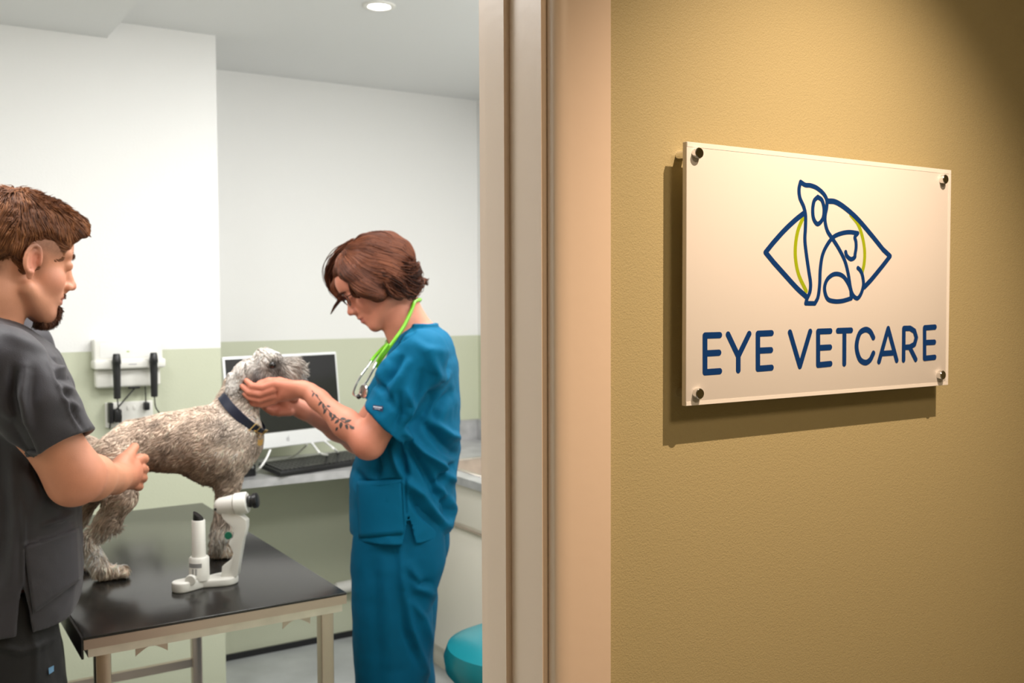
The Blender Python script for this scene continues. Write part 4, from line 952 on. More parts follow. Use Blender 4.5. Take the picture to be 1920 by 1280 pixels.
# hollow hem and side slits
G.loft([(z, cr, cf, a-.012, b-.012) for z, cr, cf, a, b in TS[-3:]], A3(-1, 0, 0), hem-.05, hem+.05, .003, 's')
sl0 = q(764, 966, WF-.18); sl1 = q(768, 1040, WF-.18)
for k in range(10):
    t = k/9; p = sl0*(1-t)+sl1*t; G.cap(p+A3(0, -.06, 0), p+A3(0, .05, 0), .0010+.0180*t, None, .001, 's')
fl = [([(700, 712), (722, 735), (735, 762)], 2.26, -.006, .009), ([(740, 665), (722, 690), (706, 712)], 2.26, .006, .010), ([(752, 672), (735, 700), (718, 722)], 2.26, -.006, .008), ([(765, 680), (745, 715), (728, 745)], 2.26, .005, .010),
      ([(822, 720), (808, 750), (795, 772), (770, 800)], 2.30, -.018, .012), ([(838, 700), (822, 725), (812, 745)], 2.30, .008, .010), ([(806, 660), (818, 700), (812, 740)], 2.28, .007, .013), ([(845, 735), (828, 760), (812, 790)], 2.30, -.008, .010),
      ([(765, 735), (775, 762), (762, 795)], 2.26, .006, .010), ([(748, 740), (752, 775), (742, 800)], 2.26, -.005, .009), ([(790, 700), (786, 735), (775, 765)], 2.26, -.005, .010),
      ([(762, 812), (790, 845), (825, 870), (850, 900)], 2.29, .010, .010), ([(768, 840), (795, 880), (820, 925), (838, 965)], 2.29, -.009, .010), ([(800, 800), (835, 838), (862, 855)], 2.29, -.011, .012), ([(812, 790), (842, 815), (862, 822)], 2.29, .007, .010),
      ([(735, 840), (745, 875), (752, 893)], 2.29, .007, .008), ([(748, 835), (756, 865), (764, 890)], 2.29, -.008, .007), ([(704, 850), (708, 875), (704, 892)], 2.29, -.008, .009), ([(820, 900), (828, 925), (822, 948)], 2.29, .007, .008), ([(858, 868), (835, 888), (818, 912)], 2.29, -.009, .010),
      ([(765, 905), (790, 925), (812, 960), (835, 985)], 2.29, .008, .011), ([(770, 930), (790, 962), (818, 985)], 2.29, -.006, .009), ([(760, 828), (760, 900), (762, 962)], 2.28, -.003, .0028),
      ([(672, 900), (710, 903), (752, 898)], 2.285, -.004, .003), ([(672, 906), (710, 909), (752, 904)], 2.285, .0025, .004), ([(755, 900), (757, 930), (758, 975)], 2.285, .002, .003), ([(664, 880), (680, 900), (690, 930)], 2.28, -.004, .010), ([(840, 930), (850, 955), (838, 990)], 2.30, .006, .010),
      ([(776, 640), (800, 655), (835, 660)], 2.28, .003, .012), ([(735, 655), (745, 640), (775, 622)], 2.30, -.004, .006)]
tu, V, Q, N = body_obj(G, 'scrub_top', 'blue_scrub', woman, lines=[(a, b, c*2.3, d*.92) for a, b, c, d in fl], noise=(.0032, 24), smooth=1)
WTOP = G
# sleeve label with two short rows of print
def on_surf(G, u, v, f0, off=.001):
    P = np.array([q(u, v, f) for f in np.linspace(f0-.16, f0+.16, 240)]); d = G.sample(P); i = np.argmax(d < off); return P[i]
def patch(G, quad, f0, off, nx=8, ny=6):
    """cloth patch over a surface, corners given as seen"""
    a, b, c, d = [np.array(p, float) for p in quad]; V = []
    for j in range(ny+1):
        for i in range(nx+1):
            s_, t = i/nx, j/ny; p = (a*(1-s_)+b*s_)*(1-t)+(d*(1-s_)+c*s_)*t; V.append(w3(on_surf(G, p[0], p[1], f0, off)))
    return V, [(j*(nx+1)+i, j*(nx+1)+i+1, (j+1)*(nx+1)+i+1, (j+1)*(nx+1)+i) for j in range(ny) for i in range(nx)]
def lab_quad(x0, y0, x1, y1):
    A_, B_, C_, D_ = [A3(*p) for p in ((699.5, 758.5), (718.5, 761), (717.5, 771), (698.5, 768))]
    f_ = lambda x, y: tuple((A_*(1-x)+B_*x)*(1-y)+(D_*(1-x)+C_*x)*y)
    return f_(x0, y0), f_(x1, y0), f_(x1, y1), f_(x0, y1)
V_, F_ = patch(G, lab_quad(0, 0, 1, 1), 2.24, .0035); lb = link('sleeve_label', V_, F_, 'navy_label', woman, smooth=True)
M_ = MB(); x = .06
for w_ in (.07, .08, .06, .09, .07, .08, .07, .06, .08):
    a_, b_ = patch(G, lab_quad(x, .22, x+w_*.8, .48), 2.24, .0045, 2, 2); M_.add(a_, b_); x += w_+.022
x = .2
for w_ in (.08, .06, .08, .07, .06): a_, b_ = patch(G, lab_quad(x, .62, x+w_*.7, .78), 2.24, .0045, 2, 2); M_.add(a_, b_); x += w_+.04
M_.build('print', 'label_white', lb)

V_, F_ = patch(WTOP, ((669, 902), (752, 898), (757, 1000), (673, 1008)), 2.30, .0022, 14, 12); pk = link('pocket', V_, F_, 'blue_scrub', tu, smooth=True); pm = pk.modifiers.new('thickness', 'SOLIDIFY'); pm.thickness = .0012; pm.offset = -1
# forearm tattoo: leafy sprig in dark ink
def leaf(c, ang, L, wd_, G, f0, M):
    c = A3(*c); d = A3(cos(ang), sin(ang)); n = A3(-d[1], d[0]); O_ = [c+d*L*t+n*wd_*sin(pi*t**.8)*k for k, ts_ in ((1, np.linspace(0, 1, 6)), (-1, np.linspace(.85, .15, 5))) for t in ts_]
    V = [w3(on_surf(G, p[0], p[1], f0, .0009)) for p in O_]; cc_ = w3(on_surf(G, *(c+d*L*.5), f0, .0012)); n_ = len(V); M.add(V+[cc_], [(i, (i+1) % n_, n_) for i in range(n_)])
M_ = MB()
stem_ = bez([(584, 731, 0), (601, 751, 0), (619, 772, 0), (640, 788, 0), (664, 801, 0)], 5)
for i in range(len(stem_)-1):
    a_, b_ = stem_[i][:2], stem_[i+1][:2]; ang = math.atan2(b_[1]-a_[1], b_[0]-a_[0]); leaf(tuple(a_), ang, np.linalg.norm(b_-a_)*1.3, .9, WSKIN, 2.31, M_)
for (u, v, ang, L, w_) in [(588, 736, 1.9, 9, 1.6), (592, 738, .9, 8, 1.6), (603, 752, 2.2, 11, 2.4), (606, 755, 1.5, 13, 2.6), (612, 764, 2.0, 14, 2.8), (618, 771, 1.3, 14, 2.8), (625, 776, .9, 10, 2.4), (612, 760, .3, 9, 2.2), (636, 786, 2.4, 12, 2.8), (640, 790, 1.7, 14, 3.2), (648, 795, 1.2, 11, 3.0), (638, 784, .1, 12, 2.6), (655, 798, .6, 12, 2.8), (646, 790, -.2, 14, 3), (628, 780, 2.3, 12, 2.4), (633, 800, 2.0, 9, 2.2)]:
    leaf((u, v), ang, L, w_, WSKIN, 2.31, M_)
M_.build('forearm_tattoo', 'tattoo', woman, smooth=True)

# hair -------------------------------------------------------------
def hair_from(Hf, parent, name, roots, dirf, ln, seg, rad, tints, seed, lift=.0015, curl=None, sub=None):
    """trace locks over the hair volume's surface, following dirf"""
    g = np.random.default_rng(seed); P = roots.copy(); out = [P.copy()]; step = (ln/seg)[:, None]; n = len(P)
    for k in range(seg):
        d = unit(dirf(P, k/seg)); N_ = Hf.grad(P); d = unit(d-N_*(d*N_).sum(1, keepdims=True)*(.85)); P = P+d*step
        dist = Hf.sample(P); N_ = Hf.grad(P); tgt = lift*(1+np.sin(np.arange(n)*1.7)); tgt = tgt+(curl(P, k/seg) if curl is not None else 0)
        P = P-N_*np.clip((dist-tgt), -.006, .004)[:, None]; out.append(P.copy())
    P = np.stack(out, 1); t = np.linspace(0, 1, seg+1); R = rad*(1-.0*t)*np.sqrt(np.clip(1-t**3, .02, 1)); R = R[None]*(.7+.6*g.random((n, 1)))
    return strands(P, R, tints, name, 'hair', parent, kind='stuff')
H = Field(WO-.17, WO+.17, .003); HX = [WFW, WLF, WUP]
TW = lambda x, y, z: WO+WS*(x*WFW+y*WLF+z*WUP)
H.ell(TW(-.006, 0, .044), (.102, .082, .082), HX, .01)
H.ell(q(738, 514, WF), (.044, .068, .038), [unit(A3(1, 0, -.5)), A3(0, 1, 0), unit(A3(.5, 0, 1))], .03)
H.chain([q(730, 524, WF-.055), q(752, 527, WF-.03)], [.026, .024], .02); H.chain([q(730, 524, WF+.055), q(752, 529, WF+.03)], [.026, .024], .02); H.ell(q(748, 522, WF), (.030, .058, .028), None, .02)
H.chain([TW(.045, .060, .055), TW(.040, .076, .01), TW(.022, .078, -.022)], [.030, .020, .014], .02)
H.chain([TW(.060, -.045, .085), TW(.105, -.050, .05), TW(.117, -.052, .034)], [.030, .016, .009], .015)
H.ell(TW(.118, .036, .020), (.060, .066, .066), HX, .01, 's'); H.ell(TW(.09, .055, -.035), (.050, .045, .050), HX, .01, 's')
def wdir(P, t):
    L = local(P, WO, WFC, WS); part = A3(.03, -.015, .13); d = L-part; d[:, 2] -= .03; fwd = np.clip((L[:, 0]-.01)/.05, 0, 1)
    d = unit(d*A3(1.2, .9, 1)); d[:, 2] -= .35+.7*fwd; d[:, 0] -= .35+.5*(L[:, 1] > .03)*(L[:, 2] < .07)
    d += .25*np.stack([vnoise(P, 28, k) for k in (1, 2, 3)], 1)
    D = d[:, :1]*WFW+d[:, 1:2]*WLF+d[:, 2:3]*WUP; low = np.clip((P[:, 0]-q(745, 530, WF)[0])/.05, 0, 1)[:, None]
    return D+low*A3(.5, 0, .12)
WAN = A3(1, 1, 1)
def wcurl(P, t):
    low = np.clip((P[:, 0]-q(752, 530, WF)[0])/.03, 0, 1)*np.clip((q(760, 505, WF)[2]-P[:, 2])/.03, 0, 1); return low*(.012*t**2)+.0035*np.clip(vnoise(P, 40, 9), -.6, 1)+.004*np.clip(vnoise(P*WAN, 22, 4), -.3, 1)
def htint(P, g, cols):
    n = vnoise(P, 60, 5)*.5+.5; k = np.clip(.5*n+.5*g.random(len(P)), 0, 1)[:, None]; c = np.array(cols); i = k*(len(c)-1); lo = np.minimum(np.floor(i).astype(int), len(c)-2).ravel(); f = i-lo[:, None]
    return c[lo]*(1-f)+c[lo+1]*f
WHC = [(.030, .009, .004), (.078, .022, .009), (.15, .045, .018), (.28, .092, .038)]
hw_, V, Q, N = body_obj(H, 'hair', 'hair', woman, tintf=lambda V, N: np.tile(A3(.07, .022, .013), (len(V), 1)))
p, nn, g = coat(V, Q, N, 15000, 11); hair_from(H, hw_, 'hair_locks', p, wdir, .05+.03*g.random(len(p)), 10, .0011, htint(p, g, WHC), 12, curl=wcurl)
# loose tips flicking out at the nape and the forelock
def lock(name, pts, n, spread, rad, cols, parent, seed):
    g = np.random.default_rng(seed); C_ = np.array(bez([q(*p) for p in pts], 4)); k = len(C_); t = np.linspace(0, 1, k); o = g.normal(size=(n, 1, 3))*spread; o2 = g.normal(size=(n, 1, 3))*spread*.6
    P = C_[None]+o*(1-.75*t)[None, :, None]+o2*np.sin(pi*t)[None, :, None]; R = rad*np.sqrt(np.clip(1-t**2, .01, 1))[None]*np.ones((n, 1)); c = np.array(cols)[g.integers(0, len(cols), n)]
    return strands(P, R, c, name, 'hair', parent, kind='stuff')
for i, (pts, n, sp) in enumerate([([(735, 492, WF-.05), (760, 500, WF-.05), (778, 502, WF-.045), (785, 492, WF-.04)], 110, .008), ([(735, 505, WF-.06), (765, 518, WF-.055), (782, 516, WF-.05), (788, 503, WF-.045)], 120, .008),
        ([(740, 520, WF-.065), (768, 535, WF-.06), (785, 536, WF-.055), (790, 522, WF-.05)], 120, .008), ([(735, 528, WF-.07), (758, 546, WF-.065), (775, 552, WF-.06), (787, 541, WF-.055)], 110, .007), ([(740, 470, WF-.04), (760, 482, WF-.04), (774, 488, WF-.04), (777, 481, WF-.04)], 60, .006),
        ([(722, 530, WF-.078), (735, 548, WF-.078), (750, 556, WF-.072), (760, 550, WF-.068)], 80, .005), ([(745, 535, WF-.03), (765, 552, WF-.03), (780, 556, WF-.03)], 60, .006), ([(720, 515, WF-.082), (742, 524, WF-.08), (757, 536, WF-.075), (748, 549, WF-.072)], 90, .005),
        ([(626, 530, WF+.05), (630, 552, WF+.05), (637, 560, WF+.05), (628, 574, WF+.05), (620, 589, WF+.05)], 30, .0022), ([(650, 474, WF-.045), (656, 505, WF-.062), (658, 532, WF-.068), (663, 552, WF-.070), (674, 558, WF-.072)], 80, .0035),
        ([(662, 458, WF-.0), (636, 476, WF+.01), (618, 505, WF+.04), (618, 535, WF+.05), (634, 560, WF+.05)], 160, .006), ([(665, 500, WF-.070), (672, 535, WF-.080), (690, 553, WF-.083), (706, 548, WF-.084)], 90, .005), ([(690, 445, WF-.02), (720, 446, WF-.03), (748, 462, WF-.04), (762, 484, WF-.04)], 60, .006)]):
    lock('hair_tips', pts, n, sp, .0012, WHC[:3], hw_, 20+i)
# brow
lock('eyebrow', [(633, 556, WF-.030), (640, 550, WF-.038), (648, 547, WF-.046)], 40, .0014, .0005, WHC[:2], woman, 40)
# spectacles
gl = empty('eyeglasses', w3(q(645, 560, WF)), 'dark-rimmed eyeglasses on the woman\'s face', 'eyeglasses')
for y in (1, -1):
    ce = (.104, .032*y, .012); P = [TW(ce[0]-.006*abs(sin(t))*0-.010*abs(cos(t))*(cos(t)*y > 0), ce[1]+.024*cos(t), ce[2]+.018*sin(t)) for t in np.linspace(0, 2*pi, 29)[:-1]]
    r_ = MB().tube([w3(p) for p in P], .0013, 8, closed=True).build('rim', 'glasses', gl, smooth=True)
    MB().tube([w3(p) for p in (TW(.096, .056*y, .018), TW(.05, .074*y, .014), TW(.0, .080*y, .010), TW(-.012, .079*y, -.002))], .0014, 8).build('temple', 'glasses', gl, smooth=True)
MB().tube([w3(TW(.108, .010*k, .016+.003*(k == 0))) for k in (-1, -.5, 0, .5, 1)], .0012, 8).build('bridge', 'glasses', gl, smooth=True)

# stethoscope hung round her neck
ss = empty('stethoscope', w3(q(740, 660, WF-.1)), 'lime green stethoscope with chrome ear tubes around the woman\'s neck', 'stethoscope')
def off(P, extra=.006):
    """lift a path clear of tunic and neck"""
    out = []
    for p in P:
        for _ in range(12):
            for Gf, ex in ((WTOP, extra), (WSKIN, extra)):
                if (p > Gf.lo+.01).all() and (p < Gf.lo+Gf.h*(Gf.n-2)).all():
                    d = Gf.sample(p[None])[0]
                    if d < ex: p = p+Gf.grad(p[None], .006)[0]*min(ex-d, .01)
        out.append(p)
    return out
tubeP = off(bez([q(779, 566, WF+.02), q(777, 566, WF-.035), q(770, 585, WF-.058), q(757, 612, WF-.075), q(742, 634, WF-.092), q(727, 655, WF-.10), q(714, 674, WF-.105), q(706, 689, WF-.105)], 6), .0045)
MB().tube([w3(p) for p in tubeP], .0044, 12).build('tubing', 'lime_tube', ss, smooth=True)
tubeP = off(bez([q(779, 566, WF+.02), q(768, 590, WF+.052), q(745, 620, WF+.05), q(730, 640, WF+.0), q(715, 655, WF-.05), q(703, 668, WF-.085), q(696, 677, WF-.10)], 6), .0045)
MB().tube([w3(p) for p in tubeP], .0044, 12).build('tubing', 'lime_tube', ss, smooth=True)
MB().tube([w3(p) for p in bez([q(728, 645, WF-.105), q(716, 662, WF-.113), q(707, 678, WF-.112)], 4)], .0036, 10).build('yoke', 'lime_tube', ss, smooth=True)
MB().tube([w3(p) for p in bez([q(696, 677, WF-.10), q(685, 693, WF-.112), q(672, 712, WF-.118), q(663, 733, WF-.118), q(664, 740, WF-.116), q(671, 743, WF-.113)], 6)], .0026, 10).build('ear_tube', 'chrome', ss, smooth=True)
MB().tube([w3(p) for p in bez([q(706, 680, WF-.112), q(700, 692, WF-.118), q(689, 712, WF-.122), q(680, 725, WF-.120), q(674, 738, WF-.114)], 6)], .0026, 10).build('ear_tube', 'chrome', ss, smooth=True)
MB().lathe(w3(q(674, 741, WF-.113)), w3(A3(-.3, -.2, -.6)), [(-.004, .003), (0, .0055), (.005, .006), (.009, .003)], 16).build('ear_tip', 'black', ss, smooth=True)
MB().lathe(w3(q(683, 733, WF-.125)), w3(A3(-.75, -.65, .1)), [(-.004, .010), (-.001, .017), (.002, .0172), (.004, .015)], 28).build('chest_piece', 'chrome', ss, smooth=True)
MB().lathe(w3(q(683, 733, WF-.125)), w3(A3(-.75, -.65, .1)), [(-.0055, .004), (-.010, .004)], 12).build('stem', 'black', ss, smooth=True)
# shoes
for s_ in (-1, 1):
    c = A3(q(756, 1030, WF)[0]-.055, WF+.09*s_, .0); Sf = Field(c-A3(.2, .08, .005), c+A3(.16, .08, .15), .004)
    Sf.chain([c+A3(.085, 0, .055), c+A3(-.02, 0, .045), c+A3(-.11, .005*s_, .035)], [.045, .045, .036], .02); Sf.chain([c+A3(.08, 0, .06), c+A3(.07, 0, .10)], [.045, .046], .01)
    Sf.D = np.maximum(Sf.D, -(Sf.lo[2]+Sf.h*np.arange(Sf.n[2])-.002).reshape(1, 1, -1).astype(np.float32)); body_obj(Sf, 'shoe', 'shoe_white', woman)

# ------------------------------------------------------------------ the man
MS = .95; MFC = headframe(radians(42), radians(13)); MFW, MUP, MLF = MFC
mear = q(62, 491, 1.815); MO = mear+MLF*.074*MS
E1 = unit(A3(.90, .434, 0)); E2_ = A3(.434, -.90, 0)     # body heading, and its right (nearer) side
MC = q(24, 900, 1.86); MC = A3(MC[0], MC[1], 0)
def mp_(u, v, lat=0, fwd=0): p = MC+E2_*lat+E1*fwd; f = p[1]; return A3(p[0], p[1], q(u, v, f)[2])
F = Field((-1.30, 1.40, -.01), (-.66, 2.34, 1.76), .0031)
TM = head(F, MO, MFW, MUP, MLF, MS, jz=.92, jx=-.002)
zf = lambda v, f=1.86: q(24, v, f)[2]
neckb = A3(*(MC+E1*-.048)[:2], zf(622)); F.chain([TM(-.030, 0, -.015), TM(-.035, 0, -.070), neckb], [.054, .049, .057], .015); F.chain([TM(-.004, 0, -.050), neckb+E1*.028-ZZ*.01], [.036, .040], .012)
MSN = A3(*(MC+E2_*.205+E1*-.005)[:2], zf(675)); MSF = A3(*(MC-E2_*.19+E1*.02)[:2], zf(670))
F.chain([MSN, neckb-ZZ*.035, MSF], [.046, .050, .038], .03)
msec = lambda v, cf, half, lat: (zf(v), (MC+E1*cf)[0], (MC+E1*cf)[1], half, lat)
F.loft([msec(660, -.04, .06, .12), msec(720, -.01, .095, .16), msec(850, .0, .105, .145), msec(950, -.01, .10, .14), msec(1100, -.02, .098, .145), msec(1180, -.03, .095, .15)], E1, zf(1190), zf(665), .02)
for s_ in (-1, 1):
    b = MC+E2_*.095*s_; F.chain([A3(*(b-E1*.03)[:2], .84), A3(*(b-E1*.02)[:2], .47), A3(*(b-E1*.02)[:2], .09)], [.073, .052, .038], .02)
    F.chain([A3(*(b-E1*.03)[:2], .05), A3(*(b+E1*.12)[:2], .03)], [.038, .028], .02)
ME = q(141, 893, 1.74); MW = q(214, 898, 1.985)
F.chain([MSN, MSN*.5+ME*.5, ME], [.046, .048, .0475], .02); F.chain([ME, ME*.6+MW*.4, MW], [.0455, .0400, .0275], .02); F.cap(ME+A3(.004, 0, -.004), ME+A3(-.006, -.01, -.016), .036, .030, .015)
F.chain([MW, q(238, 888, 2.06)], [.0285, .030], .015); F.ell(q(240, 884, 2.065), (.026, .026, .036), None, .012)
F.chain([q(226, 872, 2.03), q(240, 855, 2.06), q(252, 838, 2.09)], [.0165, .0125, .0100], .006); F.cap(q(222, 880, 2.02), q(232, 866, 2.04), .020, .0165, .01)
for P, R in [([(247, 868, 2.075), (262, 860, 2.10), (270, 860, 2.13), (268, 864, 2.155)], [.0125, .0112, .0102, .009]), ([(248, 881, 2.078), (264, 878, 2.10), (270, 880, 2.13), (266, 884, 2.155)], [.0130, .0115, .0102, .009]),
             ([(247, 894, 2.078), (262, 894, 2.10), (268, 896, 2.13), (264, 899, 2.155)], [.0125, .0110, .0098, .0088]), ([(243, 907, 2.076), (256, 910, 2.098), (261, 912, 2.12), (258, 914, 2.14)], [.0112, .0098, .0088, .0078])]:
    F.chain([q(*p) for p in P], R, .003)
# far arm, steadying the dog from the other side
MEF = A3(*(MC-E2_*.20+E1*.10)[:2], zf(890)); MWF = A3(*(MEF+E1*.20+A3(.03, -.02, 0))[:2], zf(880))
MEF = q(112, 905, 2.02); MWF = q(178, 905, 2.24); HDF = unit(q(232, 880, 2.40)-MWF)
F.chain([MSF, MEF], [.052, .046], .02); F.chain([MEF, MWF, MWF+HDF*.07], [.043, .027, .026], .02)
for i in range(4): a = MWF+HDF*.08+A3(0, 0, .027-.019*i); F.chain([a, a+A3(.020, .010, 0), a+A3(.040, .002, -.004)], [.012, .010, .008], .003)
F.chain([MWF+HDF*.03+ZZ*.02, MWF+HDF*.06+ZZ*.05], [.014, .010], .004)
MSKIN = F
def mtint(V, N):
    L = local(V, MO, MFC, MS); c = skin_tint(V, L, (.62, .275, .16), [(q(245, 885, 2.07), .06), (ME, .06)], 0)
    # clipped sides of the hair and the beard shadow
    z0 = .012+.25*np.clip(-L[:, 0]-.0, 0, 1)*-.35; fade = np.clip((L[:, 2]-z0)/.02, 0, 1)*np.clip((.068-L[:, 0])/.012, 0, 1)*np.clip((np.abs(L[:, 1])-.02)/.01, 0, 1)
    back = np.clip((-.028-L[:, 0])/.02, 0, 1)*np.clip((L[:, 2]+.045)/.02, 0, 1)
    burn = np.clip(1-np.abs(L[:, 0]-.022)/.014, 0, 1)*np.clip((L[:, 2]+.03)/.02, 0, 1)*(L[:, 2] < .05)
    n = 1-.25*np.abs(vnoise(V, 300)); hd_ = (np.linalg.norm(L, axis=1) < .17)
    c = mixc(c, (.20, .085, .042), np.clip(np.maximum.reduce([fade*.85, back*.85, burn*.55])*n, 0, 1)*hd_)
    st = blob(L, (.085, 0, -.085), (.022, .03, .028)); c = mixc(c, (.13, .05, .03), np.clip(st*1.1, 0, .85)*hd_); mo = blob(L, (.10, 0, -.043), (.012, .03, .006)); c = mixc(c, (.25, .11, .07), mo*.4*hd_)
    jw = np.clip((-.03-L[:, 2])/.05, 0, 1)*np.clip((L[:, 0]-.01)/.03, 0, 1); c = mixc(c, (.36, .17, .11), jw*.22*hd_)
    return c
man, V, Q, N = body_obj(F, 'person', 'skin', tintf=mtint, smooth=1, label='man in charcoal scrubs with a goatee, steadying the dog from behind', cat='person')
# trousers
G = Field((-1.26, 1.55, .02), (-.68, 2.16, 1.03), .004)
for s_ in (-1, 1):
    b = MC+E2_*.084*s_; ms = lambda z, cf, h_, l_: (z, *(b+E1*cf)[:2], h_, l_)
    G.loft([ms(.97, -.022, .092, .078), ms(.93, -.026, .098, .082), ms(.86, -.030, .104, .092), ms(.78, -.026, .112, .105), ms(.6, -.018, .105, .098), ms(.4, -.018, .095, .092), ms(.06, -.01, .09, .09)], E1, .045, zf(1075), .02, n=2.3)
MTROU = G; mt_, *_ = body_obj(G, 'trousers', 'black_trousers', man, lines=[([(-10, 1210), (40, 1222), (100, 1200)], 1.68, .006, .006), ([(60, 1180), (68, 1230), (66, 1280)], 1.68, .004, .006), ([(95, 1190), (98, 1230), (110, 1280)], 1.68, -.004, .01)], noise=(.002, 22))
# tunic
G = Field((-1.30, 1.44, zf(1200)), (-.64, 2.20, zf(560)), .0033)
MT = [msec(585, -.062, .050, .06), msec(600, -.055, .066, .11), msec(625, -.040, .084, .17), msec(660, -.015, .102, .20), msec(720, -.005, .116, .195), msec(800, -.004, .120, .180), msec(900, -.004, .120, .175), msec(1000, -.004, .121, .175), msec(1070, -.003, .124, .178), msec(1120, -.010, .122, .182), msec(1180, -.026, .120, .186)]
mh = q(40, 1174, 1.69)[2]
G.loft(MT, E1, mh-.02, zf(588), .012, n=2.15)
for S0, E0, C0, n0 in ((MSN, ME, q(115, 834, 1.70), None), (MSF, MEF, MSF+(MEF-MSF)*.68, None)):
    d = unit(E0-S0); S_ = G.like()
    S_.chain([S0+A3(-.004, 0, .006), S0*.5+C0*.5+A3(0, 0, .004), C0+d*.06], [.066, .064, .0590], .03)
    pn = unit(q(72, 862, 1.70)-q(167, 812, 1.70)); pn = unit(A3(-pn[2], 0, pn[0])); pn = pn if pn@d > 0 else -pn
    if S0 is MSF: pn = d
    w, g = S_._win(G.lo, G.lo+(G.n-1)*G.h, 0); a = sum((g[i]-C0[i])*pn[i] for i in range(3)); S_.D = np.maximum(S_.D, a.astype(np.float32))
    S_.cap(C0-d*.04, C0+d*.06, .042, .058, .003, 's')
    t = np.clip(.5+.5*(G.D-S_.D)/.028, 0, 1); G.D = (G.D*(1-t)+S_.D*t-.028*t*(1-t)).astype(np.float32)
nk = neckb+E1*-.002; G.cap(A3(nk[0], nk[1], zf(560)), A3(*(nk+E1*.010)[:2], zf(588)), .066, .060, .006, 's')
G.cap(A3(*(nk+E1*.02)[:2], zf(592)), A3(*(nk+E1*.045)[:2], zf(612)), .046, .022, .006, 's')
G.loft([(z, cr, cf, a-.012, b-.012) for z, cr, cf, a, b in MT[-3:]], E1, mh-.08, mh+.05, .003, 's')
s0, s1 = q(41, 1098, 1.665), q(45, 1200, 1.665)
for k in range(14):
    t = k/13; p = s0*(1-t)+s1*t; G.cap(p-E2_*.09, p+E2_*.05, .0008+.0115*t, None, .001, 's')
fm = [([(28, 700), (22, 745), (30, 800), (50, 850)], 1.62, -.014, .010), ([(45, 690), (40, 740), (52, 790)], 1.62, .007, .012), ([(62, 700), (56, 750), (62, 800)], 1.62, -.005, .012), ([(85, 660), (110, 720), (135, 780), (150, 805)], 1.62, .003, .004), ([(88, 658), (113, 718), (139, 778), (154, 803)], 1.62, -.004, .005),
      ([(98, 668), (118, 672)], 1.62, .004, .005), ([(104, 690), (126, 692)], 1.62, .004, .005), ([(110, 706), (132, 712)], 1.62, -.004, .005), ([(115, 722), (138, 735)], 1.62, .004, .006), ([(122, 748), (145, 765)], 1.62, .004, .006), ([(0, 790), (30, 820), (60, 870), (100, 920), (150, 965)], 1.66, -.012, .014),
      ([(40, 940), (44, 1010), (42, 1100)], 1.67, .004, .004), ([(60, 860), (62, 930), (52, 985)], 1.67, .008, .016), ([(80, 985), (112, 975), (142, 962)], 1.67, .005, .004), ([(45, 1022), (95, 1012), (146, 985)], 1.67, .005, .004), ([(45, 1026), (95, 1017), (146, 991)], 1.67, -.005, .004),
      ([(0, 850), (8, 950), (2, 1080)], 1.67, -.006, .016), ([(20, 880), (26, 980), (20, 1080)], 1.67, .006, .014), ([(0, 620), (45, 640), (85, 660)], 1.62, .003, .01)]
mtu, *_ = body_obj(G, 'scrub_top', 'grey_scrub', man, lines=[(a, b, c*1.7, d*.95) for a, b, c, d in fm], noise=(.0032, 20), smooth=1)
MTOP = G
POCK = [((44, 1024), (146, 990), (150, 1085), (62, 1150))]
V_, F_ = patch(MTOP, POCK[0], 1.69, .0035, 16, 14); pk = link('pocket', V_, F_, 'grey_scrub', mtu, smooth=True); pm = pk.modifiers.new('thickness', 'SOLIDIFY'); pm.thickness = .0025; pm.offset = -1
V_, F_ = patch(MTROU, ((91, 1252), (101, 1247), (101, 1258), (92, 1264)), 1.69, .004, 4, 3); link('pocket_label', V_, F_, 'blue_label', mt_, smooth=True)
# hair
HX = [MFW, MLF, MUP]; H = Field(MO-.18, MO+.18, .003)
H.ell(TM(-.010, 0, .058), (.098, .079, .080), HX, .01); H.ell(TM(.048, 0, .092), (.058, .056, .032), HX, .02); H.ell(TM(.090, -.005, .086), (.020, .040, .020), HX, .02); H.ell(TM(-.035, 0, .03), (.070, .070, .075), HX, .015)
H.ell(TM(.120, 0, .036), (.054, .09, .052), HX, .008, 's')
for s_ in (1, -1): H.ell(TM(.050, .105*s_, .017), (.090, .050, .052), HX, .01, 's'); H.ell(TM(-.05, .09*s_, -.045), (.06, .05, .055), HX, .01, 's')
MHC = [(.035, .012, .006), (.10, .036, .014), (.22, .082, .030), (.42, .18, .065)]
hm_, V, Q, N = body_obj(H, 'hair', 'hair', man, tintf=lambda V, N: np.tile(A3(.06, .024, .012), (len(V), 1)))
def mdir(P, t):
    L = local(P, MO, MFC, MS); d = np.stack([np.full(len(P), .9), L[:, 1]*6, -.15-1.4*np.clip(np.abs(L[:, 1])-.05, 0, 1)*25*(L[:, 2] < .1)], 1)
    b = np.clip((-.0-L[:, 0])/.05, 0, 1)[:, None]; d = d*(1-b)+b*A3(-.25, 0, -1)+(1-2*np.abs(b-.5))*A3(0, .5, -.3)*np.sign(L[:, 1:2]+.02)*A3(0, 1, 0); d += .45*np.stack([vnoise(P, 45, k) for k in (1, 2, 3)], 1)
    return d[:, :1]*MFW+d[:, 1:2]*MLF+d[:, 2:3]*MUP
def mcurl(P, t):
    L = local(P, MO, MFC, MS); top = np.clip((L[:, 2]-.09)/.03, 0, 1); return top*(.008*t**1.5)*(1+1.3*vnoise(P, 90, 3))+.002*(1+vnoise(P, 120, 6))
p, nn, g = coat(V, Q, N, 17000, 31); hair_from(H, hm_, 'hair_locks', p, mdir, .022+.018*g.random(len(p)), 7, .0008, htint(p, g, MHC), 32, curl=mcurl, lift=.001)
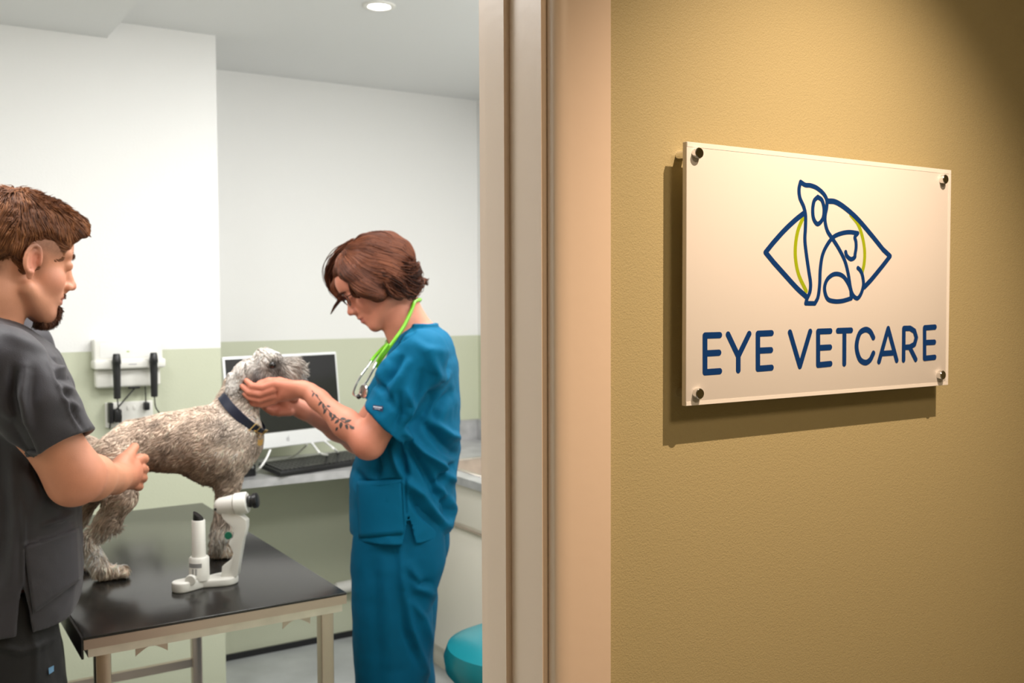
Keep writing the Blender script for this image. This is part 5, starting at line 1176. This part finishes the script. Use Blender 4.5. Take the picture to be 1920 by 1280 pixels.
# goatee and brow from single hairs
def whiskers(F_, V, Q, N, O, fr_, s, fn, n, ln, name, cols, parent, dirv, seed, rad=.0006):
    p, nn, g = coat(V, Q, N, n, seed); L = local(p, O, fr_, s); k = g.random(len(p)) < fn(L); p, nn = p[k], nn[k]
    d = dirv[0]*fr_[0]+dirv[1]*fr_[1]; d = unit(d+nn*.5+g.normal(size=p.shape)*.35); l = ln*(.6+.6*g.random((len(p), 1)))
    P = np.stack([p-nn*.001, p+unit(d+nn*.4)*l*.5, p+d*l], 1); return strands(P, np.tile(rad*np.array([1, .8, .2]), (len(p), 1)), np.array(cols)[g.integers(0, len(cols), len(p))], name, 'hair', parent, kind='stuff')
msurf = MSKIN.surf(1); hsel = np.linalg.norm(msurf[0]-MO, axis=1) < .16; qs = msurf[1][hsel[msurf[1]].all(1)]
MCOL = [(.06, .022, .012), (.12, .048, .025), (.2, .085, .045)]
whiskers(MSKIN, msurf[0], qs, msurf[2], MO, MFC, MS, lambda L: ((L[:, 0] > .062)*(L[:, 0] < .12)*(L[:, 2] < -.066)*(L[:, 2] > -.125)*(np.abs(L[:, 1]) < .024)).astype(float), 160000, .012, 'goatee', MCOL, man, (.35, -1), 41, .0008)
whiskers(MSKIN, msurf[0], qs, msurf[2], MO, MFC, MS, lambda L: ((L[:, 0] > .092)*(np.abs(L[:, 2]+.0425) < .004)*(np.abs(L[:, 1]) < .026)).astype(float), 60000, .005, 'moustache', MCOL, man, (.2, -1), 42, .0004)
whiskers(MSKIN, msurf[0], qs, msurf[2], MO, MFC, MS, lambda L: ((L[:, 0] > .068)*(np.abs(L[:, 2]-.036-.10*(np.abs(L[:, 1])-.03)) < .0035)*(np.abs(np.abs(L[:, 1])-.030) < .016)).astype(float), 60000, .0045, 'eyebrows', MCOL, man, (.3, -.1), 43, .0005)
for y in (1, -1): MB().lathe(w3(TM(.0735, .031*y, .014)), w3(MFW), [(-.004, .010), (.004, .0098), (.0085, .0062), (.0098, 0)], 20).build('eyeball', 'white_eye' if 0 else 'eye', man, smooth=True)
for s_ in (-1, 1):
    c = MC+E2_*.095*s_; c = A3(c[0], c[1], 0); Sf = Field(c-A3(.22, .22, .005), c+A3(.22, .22, .16), .004)
    Sf.chain([c-E1*.055+ZZ*.055, c+E1*.03+ZZ*.045, c+E1*.13+ZZ*.036], [.046, .046, .037], .02); Sf.chain([c-E1*.03+ZZ*.06, c-E1*.03+ZZ*.10], [.046, .047], .01)
    Sf.D = np.maximum(Sf.D, -(Sf.lo[2]+Sf.h*np.arange(Sf.n[2])-.002).reshape(1, 1, -1).astype(np.float32)); body_obj(Sf, 'shoe', 'black', man)
